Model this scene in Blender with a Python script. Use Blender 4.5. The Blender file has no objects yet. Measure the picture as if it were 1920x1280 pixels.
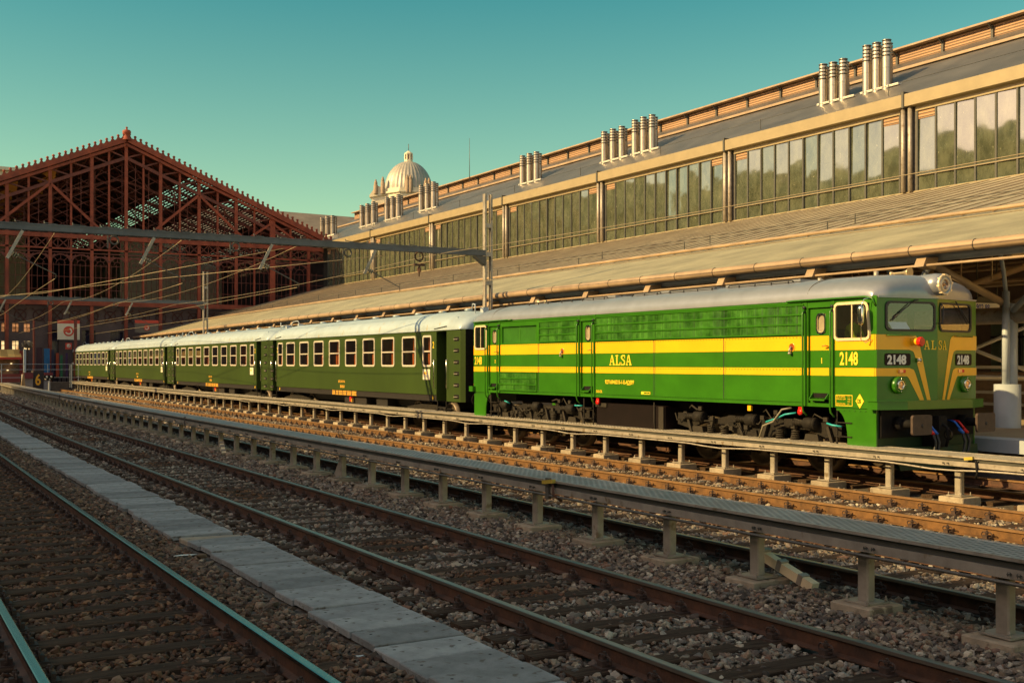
import bpy, math, random
import numpy as np
from mathutils import Vector, Matrix
random.seed(7); R=math.radians; PI=math.pi
S=bpy.context.scene; COL=S.collection
# ---------------- camera ----------------
# world frame: X = across the tracks (away from the camera side), Y = along the tracks, Z up, 0 = rail head
TH=R(30.6)
cd=bpy.data.cameras.new('camera'); cam=bpy.data.objects.new('camera',cd); COL.objects.link(cam); S.camera=cam
cd.sensor_width=36; cd.lens=2100/1920*36; cd.shift_y=42/1920; cd.clip_end=3000; cd.clip_start=.1
cam.location=(0,0,2.2); cam.rotation_euler=(R(90),0,-TH)
# ---------------- light ----------------
SUNDIR=Vector((-1,.25,.56)).normalized()
sl=bpy.data.lights.new('sun','SUN'); sl.energy=4.8; sl.angle=R(.5); sl.color=(1.0,.70,.29)
so=bpy.data.objects.new('sun',sl); COL.objects.link(so); so.rotation_euler=SUNDIR.to_track_quat('Z','Y').to_euler()
W=bpy.data.worlds.new('World'); S.world=W; W.use_nodes=True; nt=W.node_tree; nt.nodes.clear()
wo=nt.nodes.new('ShaderNodeOutputWorld'); bg=nt.nodes.new('ShaderNodeBackground'); sky=nt.nodes.new('ShaderNodeTexSky')
sky.sky_type='NISHITA'; sky.sun_disc=False; sky.sun_elevation=math.asin(SUNDIR.z); sky.sun_rotation=math.atan2(SUNDIR.x,SUNDIR.y)
sky.air_density=1.0; sky.dust_density=.6; sky.ozone_density=1.5
mx=nt.nodes.new('ShaderNodeMix'); mx.data_type='RGBA'; mx.blend_type='MULTIPLY'; mx.inputs[0].default_value=1
tcw=nt.nodes.new('ShaderNodeTexCoord'); spx=nt.nodes.new('ShaderNodeSeparateXYZ'); crw=nt.nodes.new('ShaderNodeValToRGB')
nt.links.new(tcw.outputs['Generated'],spx.inputs[0]); nt.links.new(spx.outputs['Z'],crw.inputs[0])
crw.color_ramp.elements[0].color=(.76,.78,.37,1); crw.color_ramp.elements[1].color=(.20,.56,.37,1); crw.color_ramp.elements[0].position=.05; crw.color_ramp.elements[1].position=.31
# the half of the sky round the low sun is pale and warm, the half away from it teal
dt=nt.nodes.new('ShaderNodeVectorMath'); dt.operation='DOT_PRODUCT'; dt.inputs[1].default_value=Vector((-.85,-.38,.35)).normalized()
mr_=nt.nodes.new('ShaderNodeMapRange'); mr_.inputs[1].default_value=.0; mr_.inputs[2].default_value=.6
wm=nt.nodes.new('ShaderNodeMix'); wm.data_type='RGBA'; wm.inputs[7].default_value=(1.85,1.18,.74,1)
nt.links.new(tcw.outputs['Generated'],dt.inputs[0]); nt.links.new(dt.outputs['Value'],mr_.inputs[0]); nt.links.new(mr_.outputs[0],wm.inputs[0]); nt.links.new(crw.outputs[0],wm.inputs[6])
nt.links.new(wm.outputs[2],mx.inputs[7])
nt.links.new(sky.outputs[0],mx.inputs[6]); nt.links.new(mx.outputs[2],bg.inputs[0]); nt.links.new(bg.outputs[0],wo.inputs[0])
bg.inputs[1].default_value=.15
S.view_settings.view_transform='Standard'; S.view_settings.look='None'; S.view_settings.exposure=0.66; S.view_settings.gamma=1
S.cycles.max_bounces=6; S.cycles.diffuse_bounces=2; S.cycles.glossy_bounces=3; S.cycles.transparent_max_bounces=10
# ---------------- materials ----------------
MT={}
def M(name,col,rough=.6,metal=0,var=.15,vs=3,bump=0,bs=30,spec=.5,col2=None,ior=1.5,stretch=(1,1,1),emit=0,coat=0,spots=None,rnd=0):
    if name in MT: return MT[name]
    m=bpy.data.materials.new(name); m.use_nodes=True; t=m.node_tree; b=t.nodes['Principled BSDF']
    b.inputs['Roughness'].default_value=rough; b.inputs['Metallic'].default_value=metal
    b.inputs['Specular IOR Level'].default_value=spec; b.inputs['IOR'].default_value=ior
    b.inputs['Coat Weight'].default_value=coat; b.inputs['Coat Roughness'].default_value=.08
    tc=t.nodes.new('ShaderNodeTexCoord'); mp=t.nodes.new('ShaderNodeMapping'); mp.inputs['Scale'].default_value=stretch
    t.links.new(tc.outputs['Object'],mp.inputs[0])
    nz=t.nodes.new('ShaderNodeTexNoise'); nz.inputs['Scale'].default_value=vs; nz.inputs['Detail'].default_value=6; nz.inputs['Roughness'].default_value=.65
    t.links.new(mp.outputs[0],nz.inputs['Vector'])
    cr=t.nodes.new('ShaderNodeValToRGB'); c=Vector(col[:3])
    a=c*(1-var); d=Vector(col2) if col2 else c*(1+var)
    cr.color_ramp.elements[0].color=(*a,1); cr.color_ramp.elements[1].color=(*d,1)
    cr.color_ramp.elements[0].position=.3; cr.color_ramp.elements[1].position=.7
    t.links.new(nz.outputs['Fac'],cr.inputs[0]); out=cr.outputs[0]
    if rnd:
        oi=t.nodes.new('ShaderNodeObjectInfo'); mr=t.nodes.new('ShaderNodeMapRange'); mr.inputs[3].default_value=1-rnd; mr.inputs[4].default_value=1+rnd*.6; t.links.new(oi.outputs['Random'],mr.inputs[0])
        vm=t.nodes.new('ShaderNodeVectorMath'); vm.operation='SCALE'; t.links.new(out,vm.inputs[0]); t.links.new(mr.outputs[0],vm.inputs['Scale']); out=vm.outputs[0]
    if spots:
        n2=t.nodes.new('ShaderNodeTexNoise'); n2.inputs['Scale'].default_value=spots[1]; n2.inputs['Detail'].default_value=4
        t.links.new(mp.outputs[0],n2.inputs['Vector'])
        c2=t.nodes.new('ShaderNodeValToRGB'); c2.color_ramp.elements[0].position=spots[2]; c2.color_ramp.elements[1].position=spots[2]+.08
        mm=t.nodes.new('ShaderNodeMix'); mm.data_type='RGBA'; mm.inputs[7].default_value=(*spots[0],1)
        t.links.new(n2.outputs['Fac'],c2.inputs[0]); t.links.new(c2.outputs[0],mm.inputs[0]); t.links.new(out,mm.inputs[6]); out=mm.outputs[2]
    t.links.new(out,b.inputs['Base Color'])
    if bump:
        n3=t.nodes.new('ShaderNodeTexNoise'); n3.inputs['Scale'].default_value=bs; n3.inputs['Detail'].default_value=5
        t.links.new(mp.outputs[0],n3.inputs['Vector'])
        bp=t.nodes.new('ShaderNodeBump'); bp.inputs['Strength'].default_value=bump; bp.inputs['Distance'].default_value=.02
        t.links.new(n3.outputs['Fac'],bp.inputs['Height']); t.links.new(bp.outputs[0],b.inputs['Normal'])
    if emit:
        t.links.new(out,b.inputs['Emission Color']); b.inputs['Emission Strength'].default_value=emit
    MT[name]=m; return m
def glassy(name,tint,mixf=.5,rough=.02,refl=.25):
    """see-through pane: transparent tint + sharp reflection"""
    m=bpy.data.materials.new(name); m.use_nodes=True; t=m.node_tree; t.nodes.clear()
    o=t.nodes.new('ShaderNodeOutputMaterial'); tr=t.nodes.new('ShaderNodeBsdfTransparent'); tr.inputs[0].default_value=(*tint,1)
    gl=t.nodes.new('ShaderNodeBsdfGlossy'); gl.inputs['Roughness'].default_value=rough; gl.inputs[0].default_value=(.85,.85,.95,1)
    lw=t.nodes.new('ShaderNodeLayerWeight'); fr=t.nodes.new('ShaderNodeMath'); fr.operation='POWER'; fr.inputs[1].default_value=4; t.links.new(lw.outputs['Facing'],fr.inputs[0])
    ad=t.nodes.new('ShaderNodeMath'); ad.operation='ADD'; ad.use_clamp=True; ad.inputs[1].default_value=refl
    mi=t.nodes.new('ShaderNodeMixShader'); t.links.new(fr.outputs[0],ad.inputs[0]); t.links.new(ad.outputs[0],mi.inputs[0])
    t.links.new(tr.outputs[0],mi.inputs[1]); t.links.new(gl.outputs[0],mi.inputs[2])
    df=t.nodes.new('ShaderNodeBsdfDiffuse'); df.inputs[0].default_value=(.12,.13,.10,1)
    m2=t.nodes.new('ShaderNodeMixShader'); m2.inputs[0].default_value=mixf
    t.links.new(mi.outputs[0],m2.inputs[1]); t.links.new(df.outputs[0],m2.inputs[2]); t.links.new(m2.outputs[0],o.inputs[0])
    MT[name]=m; return m
def wave_mat(name,col,col2,scale,axis,rough=.5,metal=0,strength=.6,noise=.2):
    """ribbed sheet: colour and bump bands across one axis"""
    m=M(name,col,rough,metal,var=noise,vs=.6,col2=None); t=m.node_tree; b=t.nodes['Principled BSDF']
    w=t.nodes.new('ShaderNodeTexWave'); w.wave_type='BANDS'; w.bands_direction=axis; w.inputs['Scale'].default_value=scale
    tc=t.nodes.new('ShaderNodeTexCoord'); t.links.new(tc.outputs['Object'],w.inputs[0])
    bp=t.nodes.new('ShaderNodeBump'); bp.inputs['Strength'].default_value=strength; bp.inputs['Distance'].default_value=.03
    t.links.new(w.outputs['Fac'],bp.inputs['Height']); t.links.new(bp.outputs[0],b.inputs['Normal'])
    if col2:
        old=b.inputs['Base Color'].links[0].from_socket; mm=t.nodes.new('ShaderNodeMix'); mm.data_type='RGBA'; mm.inputs[7].default_value=(*col2,1)
        cr=t.nodes.new('ShaderNodeMath'); cr.operation='POWER'; cr.inputs[1].default_value=3
        t.links.new(w.outputs['Fac'],cr.inputs[0]); t.links.new(cr.outputs[0],mm.inputs[0]); t.links.new(old,mm.inputs[6]); t.links.new(mm.outputs[2],b.inputs['Base Color'])
    return m
# ---------------- mesh helpers ----------------
def tag(o,label=None,cat=None,group=None,kind=None):
    if label: o['label']=label
    if cat: o['category']=cat
    if group: o['group']=group
    if kind: o['kind']=kind
    return o
def thing(name,label,cat,loc=(0,0,0),rz=0,group=None):
    o=bpy.data.objects.new(name,None); o.empty_display_size=.3; COL.objects.link(o); o.location=loc; o.rotation_euler=(0,0,rz)
    return tag(o,label,cat,group)
def V(*a): return Vector(a)
class MB:
    def __init__(s): s.v=[]; s.f=[]; s.m=[]; s.sm=[]
    def add(s,vs,fs,m=0,smooth=False):
        k=len(s.v); s.v+= [tuple(p) for p in vs]
        for f in fs: s.f.append(tuple(k+i for i in f)); s.m.append(m); s.sm.append(smooth)
        return s
    def poly(s,pts,m=0): return s.add(pts,[tuple(range(len(pts)))],m)
    def box(s,x0,x1,y0,y1,z0,z1,m=0):
        if x0>x1:x0,x1=x1,x0
        if y0>y1:y0,y1=y1,y0
        if z0>z1:z0,z1=z1,z0
        return s.add([(x0,y0,z0),(x1,y0,z0),(x1,y1,z0),(x0,y1,z0),(x0,y0,z1),(x1,y0,z1),(x1,y1,z1),(x0,y1,z1)],
          [(0,3,2,1),(4,5,6,7),(0,1,5,4),(1,2,6,5),(2,3,7,6),(3,0,4,7)],m)
    def bbox(s,x0,x1,y0,y1,z0,z1,b=.01,m=0):
        """box with chamfered upper and vertical edges"""
        def ring(z,i): return [(x0+i+b,y0+i,z),(x1-i-b,y0+i,z),(x1-i,y0+i+b,z),(x1-i,y1-i-b,z),(x1-i-b,y1-i,z),(x0+i+b,y1-i,z),(x0+i,y1-i-b,z),(x0+i,y0+i+b,z)]
        vs=ring(z0,0)+ring(z1-b,0)+ring(z1,b); fs=[tuple(range(7,-1,-1)),tuple(range(16,24))]
        for k in (0,8):
            for i in range(8): j=(i+1)%8; fs.append((k+i,k+j,k+8+j,k+8+i))
        return s.add(vs,fs,m)
    def bar(s,p0,p1,w,h,m=0,up=(0,0,1)):
        p0=Vector(p0);p1=Vector(p1);d=(p1-p0).normalized();u=Vector(up)
        if abs(d.dot(u))>.98: u=V(0,1,0)
        a=d.cross(u).normalized()*w/2; b=a.cross(d).normalized()*h/2
        vs=[p+q for p in (p0,p1) for q in (-a-b,a-b,a+b,-a+b)]
        return s.add(vs,[(0,1,2,3),(7,6,5,4),(0,4,5,1),(1,5,6,2),(2,6,7,3),(3,7,4,0)],m)
    def tube(s,pts,r,n=8,m=0,caps=True,smooth=True):
        pts=[Vector(p) for p in pts]; rs=r if isinstance(r,(list,tuple)) else [r]*len(pts); rings=[]; prev=None
        for i,p in enumerate(pts):
            d=(pts[min(i+1,len(pts)-1)]-pts[max(i-1,0)]).normalized()
            if prev is None:
                u=V(0,0,1) if abs(d.z)<.9 else V(1,0,0); a=d.cross(u).normalized()
            else:
                a=(prev-d*prev.dot(d)).normalized()
            prev=a; b=d.cross(a)
            rings.append([p+(a*math.cos(2*PI*k/n)+b*math.sin(2*PI*k/n))*rs[i] for k in range(n)])
        vs=[q for g in rings for q in g]; fs=[]
        for i in range(len(pts)-1):
            for k in range(n): j=(k+1)%n; fs.append((i*n+k,i*n+j,(i+1)*n+j,(i+1)*n+k))
        s.add(vs,fs,m,smooth)
        if caps: k=len(s.v)-len(vs); s.f.append(tuple(k+i for i in range(n-1,-1,-1))); s.f.append(tuple(k+len(vs)-n+i for i in range(n))); s.m+=[m,m]; s.sm+=[False,False]
        return s
    def cyl(s,p0,p1,r,n=12,m=0): return s.tube([p0,p1],r,n,m)
    def lathe(s,c,prof,axis='z',n=24,m=0,smooth=True,ms=None):
        """prof: (r,h) pairs round an axis through c"""
        vs=[]
        for r,h in prof:
            for k in range(n):
                a=2*PI*k/n; x,y=r*math.cos(a),r*math.sin(a)
                q={'z':(x,y,h),'y':(x,h,-y),'x':(h,x,y)}[axis]; vs.append((c[0]+q[0],c[1]+q[1],c[2]+q[2]))
        for i in range(len(prof)-1):
            fs=[]
            for k in range(n): j=(k+1)%n; fs.append((i*n+k,i*n+j,(i+1)*n+j,(i+1)*n+k))
            if i==0: s.add(vs,[],0); base=len(s.v)-len(vs)
            for f in fs: s.f.append(tuple(base+q for q in f)); s.m.append(ms[i] if ms else m); s.sm.append(smooth)
        return s
    def prism(s,pts,d,m=0):
        """pts: coplanar 3D outline; d: extrusion vector"""
        d=Vector(d); n=len(pts); vs=[Vector(p) for p in pts]+[Vector(p)+d for p in pts]
        fs=[tuple(range(n-1,-1,-1)),tuple(range(n,2*n))]+[(i,(i+1)%n,n+(i+1)%n,n+i) for i in range(n)]
        return s.add(vs,fs,m)
    def sweep(s,prof,fn,ys,m=0,closed=True,ms=None,smooth=False,caps=True):
        """prof: (x,z) outline carried along y; fn(y)=x offset"""
        n=len(prof); vs=[]
        for y in ys: vs+=[(fn(y)+x,y,z) for x,z in prof]
        base=len(s.v); s.v+=vs
        for i in range(len(ys)-1):
            for k in range(n if closed else n-1):
                j=(k+1)%n; s.f.append((base+i*n+k,base+(i+1)*n+k,base+(i+1)*n+j,base+i*n+j)); s.m.append(ms[k] if ms else m); s.sm.append(smooth)
        if caps and closed:
            s.f.append(tuple(base+i for i in range(n))); s.f.append(tuple(base+(len(ys)-1)*n+i for i in range(n-1,-1,-1))); s.m+=[m,m]; s.sm+=[False]*2
        return s
    def ring(s,c,R_,r,axis='y',n=12,k=5,m=0):
        c=Vector(c); vs=[];fs=[]
        for i in range(n):
            a=2*PI*i/n
            for j in range(k):
                b=2*PI*j/k; rr=R_+r*math.cos(b); x,y,z=rr*math.cos(a),rr*math.sin(a),r*math.sin(b)
                q={'z':V(x,y,z),'y':V(x,z,y),'x':V(z,x,y)}[axis]; vs.append(c+q)
        for i in range(n):
            for j in range(k): fs.append((i*k+j,((i+1)%n)*k+j,((i+1)%n)*k+(j+1)%k,i*k+(j+1)%k))
        return s.add(vs,fs,m,True)
    def build(s,name,mats,parent=None,local=False,fix=False):
        me=bpy.data.meshes.new(name)
        vs=s.v
        if parent is not None and not local:
            r=parent
            while r.parent: r=r.parent
            o=r.location; vs=[(p[0]-o[0],p[1]-o[1],p[2]-o[2]) for p in vs]
        me.from_pydata([tuple(p) for p in vs],[],s.f); 
        for mm in (mats if isinstance(mats,(list,tuple)) else [mats]): me.materials.append(mm)
        me.polygons.foreach_set('material_index',s.m); me.polygons.foreach_set('use_smooth',s.sm); me.update()
        if fix:
            import bmesh
            b=bmesh.new(); b.from_mesh(me); bmesh.ops.recalc_face_normals(b,faces=b.faces); b.to_mesh(me); b.free()
        ob=bpy.data.objects.new(name,me); COL.objects.link(ob)
        if parent is not None: ob.parent=parent
        return ob
def kids(o): return [c for c in o.children]
def copy_tree(o,parent=None):
    c=o.copy(); COL.objects.link(c)
    if parent is not None: c.parent=parent
    for ch in kids(o): copy_tree(ch,c)
    return c
def text(name,body,size,mat,parent,origin,xd,yd,sx=1,off=0,ext=.002,align='LEFT'):
    cu=bpy.data.curves.new('t','FONT'); cu.body=body; cu.size=size; cu.offset=off; cu.extrude=ext; cu.align_x=align; cu.resolution_u=4
    t=bpy.data.objects.new('t',cu); COL.objects.link(t); dg=bpy.context.evaluated_depsgraph_get()
    me=bpy.data.meshes.new_from_object(t.evaluated_get(dg)); bpy.data.objects.remove(t)
    xd=Vector(xd).normalized(); yd=Vector(yd).normalized(); zd=xd.cross(yd)
    for v in me.vertices:
        p=v.co.copy(); v.co=Vector(origin)+xd*p.x*sx+yd*p.y+zd*p.z
    me.materials.clear(); me.materials.append(mat); me.name=name
    ob=bpy.data.objects.new(name,me); COL.objects.link(ob); ob.parent=parent; return ob
SER={ # slab-serif capitals as polygons on a 1-high grid: (width, [polys])
'A':(.86,[[(0,0),(.3,0),(.3,.1),(0,.1)],[(.52,0),(.86,0),(.86,.1),(.52,.1)],[(.09,.1),(.18,.1),(.4,.86),(.33,1)],[(.33,1),(.52,1),(.78,.1),(.6,.1),(.4,.86)],[(.22,.3),(.62,.3),(.6,.4),(.25,.4)]]),
'L':(.72,[[(0,0),(.72,0),(.72,.1),(0,.1)],[(.12,.1),(.3,.1),(.3,.9),(.12,.9)],[(0,.9),(.42,.9),(.42,1),(0,1)],[(.62,.1),(.72,.1),(.72,.32),(.66,.32)]]),
'S':(.68,[[(0,0),(.09,0),(.09,.32),(0,.32)],[(.09,.02),(.5,0),(.66,.12),(.66,.36),(.56,.36),(.48,.2),(.4,.1),(.09,.12)],[(.02,.68),(.16,.6),(.5,.36),(.66,.36),(.62,.46),(.2,.7)],[(.02,.68),(.2,.7),(.26,.88),(.4,.9),(.4,1),(.2,1),(.04,.88)],[(.4,.9),(.58,.86),(.58,1),(.4,1)],[(.56,.68),(.65,.68),(.65,1),(.58,1),(.58,.86)]])}
def serif(name,body,h,mat,parent,origin,xd,yd,sx=1,gap=.12,ext=.003):
    xd=Vector(xd).normalized(); yd=Vector(yd).normalized(); zd=xd.cross(yd); mb=MB(); x=0; o=Vector(origin)
    for ch in body:
        w,ps=SER[ch]
        for p in ps:
            q=[o+xd*(x+a*h*sx)+yd*b*h for a,b in p]; mb.prism(q,zd*ext)
        x+=(w+gap)*h*sx
    return mb.build(name,mat,parent,local=True,fix=True)
def rrect(x0,x1,z0,z1,r,n=4):
    """rounded rectangle outline, counter-clockwise"""
    pts=[]
    for cx,cz,a0 in ((x1-r,z1-r,0),(x0+r,z1-r,90),(x0+r,z0+r,180),(x1-r,z0+r,270)):
        for i in range(n+1):
            a=R(a0+90*i/n); pts.append((cx+r*math.cos(a),cz+r*math.sin(a)))
    return pts
def frame_of(mb,outer,inner,to3,depth,m=0):
    """band between two outlines of equal point count; to3(a,b,d) -> 3D"""
    n=len(outer)
    vs=[to3(a,b,depth) for a,b in outer]+[to3(a,b,depth) for a,b in inner]+[to3(a,b,0) for a,b in outer]+[to3(a,b,-.03) for a,b in inner]
    fs=[]
    for i in range(n):
        j=(i+1)%n; fs+=[(i,j,n+j,n+i),(2*n+i,2*n+j,j,i),(n+i,n+j,3*n+j,3*n+i)]
    return mb.add(vs,fs,m)
def holed(mb,us,zs,holes,to3,bands=None):
    """grid wall with rectangular holes; bands: [(z0,z1,mat)]"""
    ulo,uhi,zlo,zhi=min(us),max(us),min(zs),max(zs)
    us=sorted(set(us)|{h[0] for h in holes}|{h[1] for h in holes}); zz=set(zs)|{h[2] for h in holes}|{h[3] for h in holes}
    if bands: zz|={b[0] for b in bands}|{b[1] for b in bands}
    zs=sorted(zz)
    for i in range(len(us)-1):
        for j in range(len(zs)-1):
            cu=(us[i]+us[i+1])/2; cz=(zs[j]+zs[j+1])/2
            if cu<ulo or cu>uhi or cz<zlo or cz>zhi: continue
            if any(h[0]<cu<h[1] and h[2]<cz<h[3] for h in holes): continue
            mi=0
            if bands:
                for b in bands:
                    if b[0]<cz<b[1]: mi=b[2]
            mb.poly([to3(us[i],zs[j]),to3(us[i+1],zs[j]),to3(us[i+1],zs[j+1]),to3(us[i],zs[j+1])],mi)
# gentle curves of the yard
def sh1(y): return .00022*y*y+.004*y if y>0 else 0
def sh2(y): return .00010*y*y if y>0 else 0
def ced(y): return 20.5+.00025*y*y       # edge of the low platform roof
# ================= MATERIAL LIBRARY =================
m_ground=M('ground_gravel',(.055,.043,.034),.95,var=.5,vs=9,bump=1,bs=16,col2=(.15,.125,.10))
m_conc=M('concrete',(.34,.28,.20),.9,var=.25,vs=5,bump=.4,bs=60,spots=((.17,.13,.09),7,.60),rnd=.2)
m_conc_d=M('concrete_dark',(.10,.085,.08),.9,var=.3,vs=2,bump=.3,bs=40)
m_slab=M('slab_concrete',(.27,.275,.265),.9,var=.3,vs=3.2,bump=.5,bs=60,spots=((.13,.11,.09),9,.60),rnd=.30,spec=.3)
m_rust=M('rusty_iron',(.10,.045,.012),.8,var=.35,vs=5,bump=.2,bs=50,col2=(.19,.09,.024))
m_rustd=M('dark_rusty_iron',(.055,.026,.016),.7,var=.4,vs=6,bump=.2,bs=50,col2=(.12,.05,.025))
m_head=M('worn_rail_head',(.30,.29,.27),.25,1,var=.2,vs=3,stretch=(6,.3,6))
m_headr=M('rusty_rail_head',(.22,.12,.05),.5,.2,var=.25,vs=4)
m_headm=M('dull_rail_head',(.25,.20,.16),.35,.7,var=.25,vs=3,stretch=(6,.3,6))
m_wood=M('tarred_timber',(.05,.028,.018),.95,var=.5,vs=6,bump=.8,bs=25,stretch=(.4,4,4),col2=(.10,.065,.042),spec=.15)
m_clip=M('clip_iron',(.05,.028,.02),.8,var=.4,vs=20)
m_galv=M('galvanised_steel',(.37,.33,.275),.5,.4,var=.25,vs=4,bump=.08,bs=30,spots=((.22,.17,.11),6,.62),rnd=.1)
m_galvd=M('dull_galvanised_steel',(.12,.11,.095),.55,.3,var=.25,vs=5)
m_dark=M('black_and_shade',(.009,.008,.008),.8,var=.4,vs=8,spec=.2)  # black parts; also the painted shade of pockets, holes and openings
m_black=M('black_rubber',(.015,.015,.015),.5)
m_cream=M('cream_painted_metal',(.28,.225,.125),.5,var=.1,vs=1.5)
m_tan=M('tan_painted_pipe',(.33,.235,.145),.45,var=.25,vs=1.2)
m_bluegrey=M('blue_grey_paint',(.38,.43,.48),.45,var=.08,vs=2)
m_mull=M('dark_window_bar',(.055,.055,.045),.5,var=.2)
m_red=M('oxide_red_iron',(.25,.042,.02),.65,var=.35,vs=1.2,col2=(.36,.07,.03))
m_redd=M('dim_oxide_iron',(.14,.03,.02),.65,var=.3,vs=1.5)
m_stone=M('grey_brown_stone',(.13,.09,.085),.85,var=.15,vs=1.5,bump=.2,bs=14)
m_palest=M('pale_stone',(.62,.56,.40),.8,var=.12,vs=1)
m_zinc=M('zinc_sheet',(.34,.32,.27),.5,.25,var=.2,vs=.8)
m_steel=M('polished_steel',(.42,.37,.30),.34,.8,var=.12,vs=5,stretch=(1,1,.3))
m_roofup=wave_mat('blue_grey_roof_sheet',(.15,.14,.13),(.07,.065,.065),1.6,'Y',.4,.25,.5,.35)
m_rooflow=wave_mat('grey_green_roof_sheet',(.42,.38,.24),(.22,.19,.12),2.0,'Y',.5,.2,.35,.4)
m_roofseam=wave_mat('standing_seam_sheet',(.39,.35,.24),(.22,.16,.10),1.5,'Y',.5,.2,.35,.4)
m_louv=wave_mat('louvred_vent',(.40,.24,.13),(.05,.03,.02),2.1,'Z',.6,0,.8,.1)
m_white=M('white_paint',(.7,.68,.6),.5,var=.08)
m_slate=M('slate_roof',(.17,.14,.115),.8,var=.25,vs=.5,bump=.3,bs=6,spots=((.06,.05,.06),.25,.62))
# hall glass: dusty, mostly mirror of the far side of the yard
def hall_glass():
    m=bpy.data.materials.new('dusty_hall_glass'); m.use_nodes=True; t=m.node_tree; b=t.nodes['Principled BSDF']
    tc=t.nodes.new('ShaderNodeTexCoord'); mp=t.nodes.new('ShaderNodeMapping'); mp.inputs['Scale'].default_value=(1,1.6,.8)
    t.links.new(tc.outputs['Object'],mp.inputs[0])
    nz=t.nodes.new('ShaderNodeTexNoise'); nz.inputs['Scale'].default_value=1.1; nz.inputs['Detail'].default_value=7; nz.inputs['Roughness'].default_value=.7
    t.links.new(mp.outputs[0],nz.inputs[0])
    cr=t.nodes.new('ShaderNodeValToRGB'); cr.color_ramp.elements[0].color=(.05,.058,.036,1); cr.color_ramp.elements[1].color=(.14,.15,.095,1)
    cr.color_ramp.elements[0].position=.35; cr.color_ramp.elements[1].position=.75
    t.links.new(nz.outputs['Fac'],cr.inputs[0])
    sp=t.nodes.new('ShaderNodeTexNoise'); sp.inputs['Scale'].default_value=7; t.links.new(mp.outputs[0],sp.inputs[0])
    c2=t.nodes.new('ShaderNodeValToRGB'); c2.color_ramp.elements[0].position=.70; c2.color_ramp.elements[1].position=.76
    mm=t.nodes.new('ShaderNodeMix'); mm.data_type='RGBA'; mm.inputs[7].default_value=(.30,.30,.20,1)
    t.links.new(sp.outputs['Fac'],c2.inputs[0]); t.links.new(c2.outputs[0],mm.inputs[0]); t.links.new(cr.outputs[0],mm.inputs[6])
    t.links.new(mm.outputs[2],b.inputs['Base Color']); b.inputs['Roughness'].default_value=.035; b.inputs['IOR'].default_value=2.5
    n3=t.nodes.new('ShaderNodeTexNoise'); n3.inputs['Scale'].default_value=.5; n3.inputs['Detail'].default_value=2; t.links.new(tc.outputs['Object'],n3.inputs[0])
    bp=t.nodes.new('ShaderNodeBump'); bp.inputs['Strength'].default_value=.12; bp.inputs['Distance'].default_value=.05
    t.links.new(n3.outputs['Fac'],bp.inputs['Height']); t.links.new(bp.outputs[0],b.inputs['Normal'])
    return m
m_hglass=hall_glass()
# ================= GROUND =================
g=MB(); g.poly([(-700,-300,-.3),(900,-300,-.3),(900,1500,-.3),(-700,1500,-.3)]); tag(g.build('ground',m_ground),kind='structure')
# yard bed between the tracks: a finer sheet just above the ground, gently heaped between the tracks
def bedz(x,y):
    """height of the ballast bed; x is the offset after taking the curve out"""
    z=-.225
    z+=.075*math.exp(-((x-8.15)/.65)**2)      # heap under the near walkway
    z+=.03*math.exp(-((x-12.1)/.7)**2)
    z+=.03*math.exp(-((x-3.3)/.9)**2)
    return z
g=MB(); xs=[-6+.25*i for i in range(int(25.6/.25)+1)]; ys=[-6]+[i*2. for i in range(0,66)]
def shx(x,y): return sh1(y) if x<11.5 else (sh2(y) if x>13 else sh1(y)*(13-x)/1.5+sh2(y)*(x-11.5)/1.5)
vs=[(x+shx(x,y),y,bedz(x,y)) for y in ys for x in xs]; n=len(xs)
g.add(vs,[(j*n+i,j*n+i+1,(j+1)*n+i+1,(j+1)*n+i) for j in range(len(ys)-1) for i in range(n-1)],0,True)
tag(g.build('ballast_bed',m_ground),kind='structure')

# ================= GREAT TRAIN HALL (right) =================
TF=43.0; TM=52.0; Y0,Y1=-14.0,124.0
hall=thing('train_hall','long glass and metal station hall with sloping ribbed roof behind the green locomotive','station hall',(TF,-14,0))
def zr(t): return 14.85+(t-TF)*.517
# lower wall behind the platform roof
b=MB(); b.box(TF+.05,TF+.5,Y0,Y1,0,10.2); b.build('wall',m_stone,hall)
b=MB(); b.box(TF-.12,TF+.25,Y0,111.5,10.02,10.28); b.build('sill_ledge',m_cream,hall)
# roof
b=MB(); b.add([(TF-.25,Y0,zr(TF-.25)),(49.3,Y0,zr(49.3)),(49.3,Y1,zr(49.3)),(TF-.25,Y1,zr(TF-.25))],[(0,1,2,3)])
b.add([(TF-.25,Y0,zr(TF-.25)-.25),(TM,Y0,zr(TM)-.25),(TM,Y1,zr(TM)-.25),(TF-.25,Y1,zr(TF-.25)-.25)],[(3,2,1,0)])
b.add([(49.3,Y0,zr(49.3)+.02),(TM-.4,Y0,zr(TM-.4)+.02),(TM-.4,Y1,zr(TM-.4)+.02),(49.3,Y1,zr(49.3)+.02)],[(0,1,2,3)])
rf=b.build('roof',m_roofup,hall)
b=MB(); b.bar((49.3,Y0,zr(49.3)+.08),(49.3,Y1,zr(49.3)+.08),.35,.14); b.build('roof_walkway',m_tan,rf)
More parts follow.
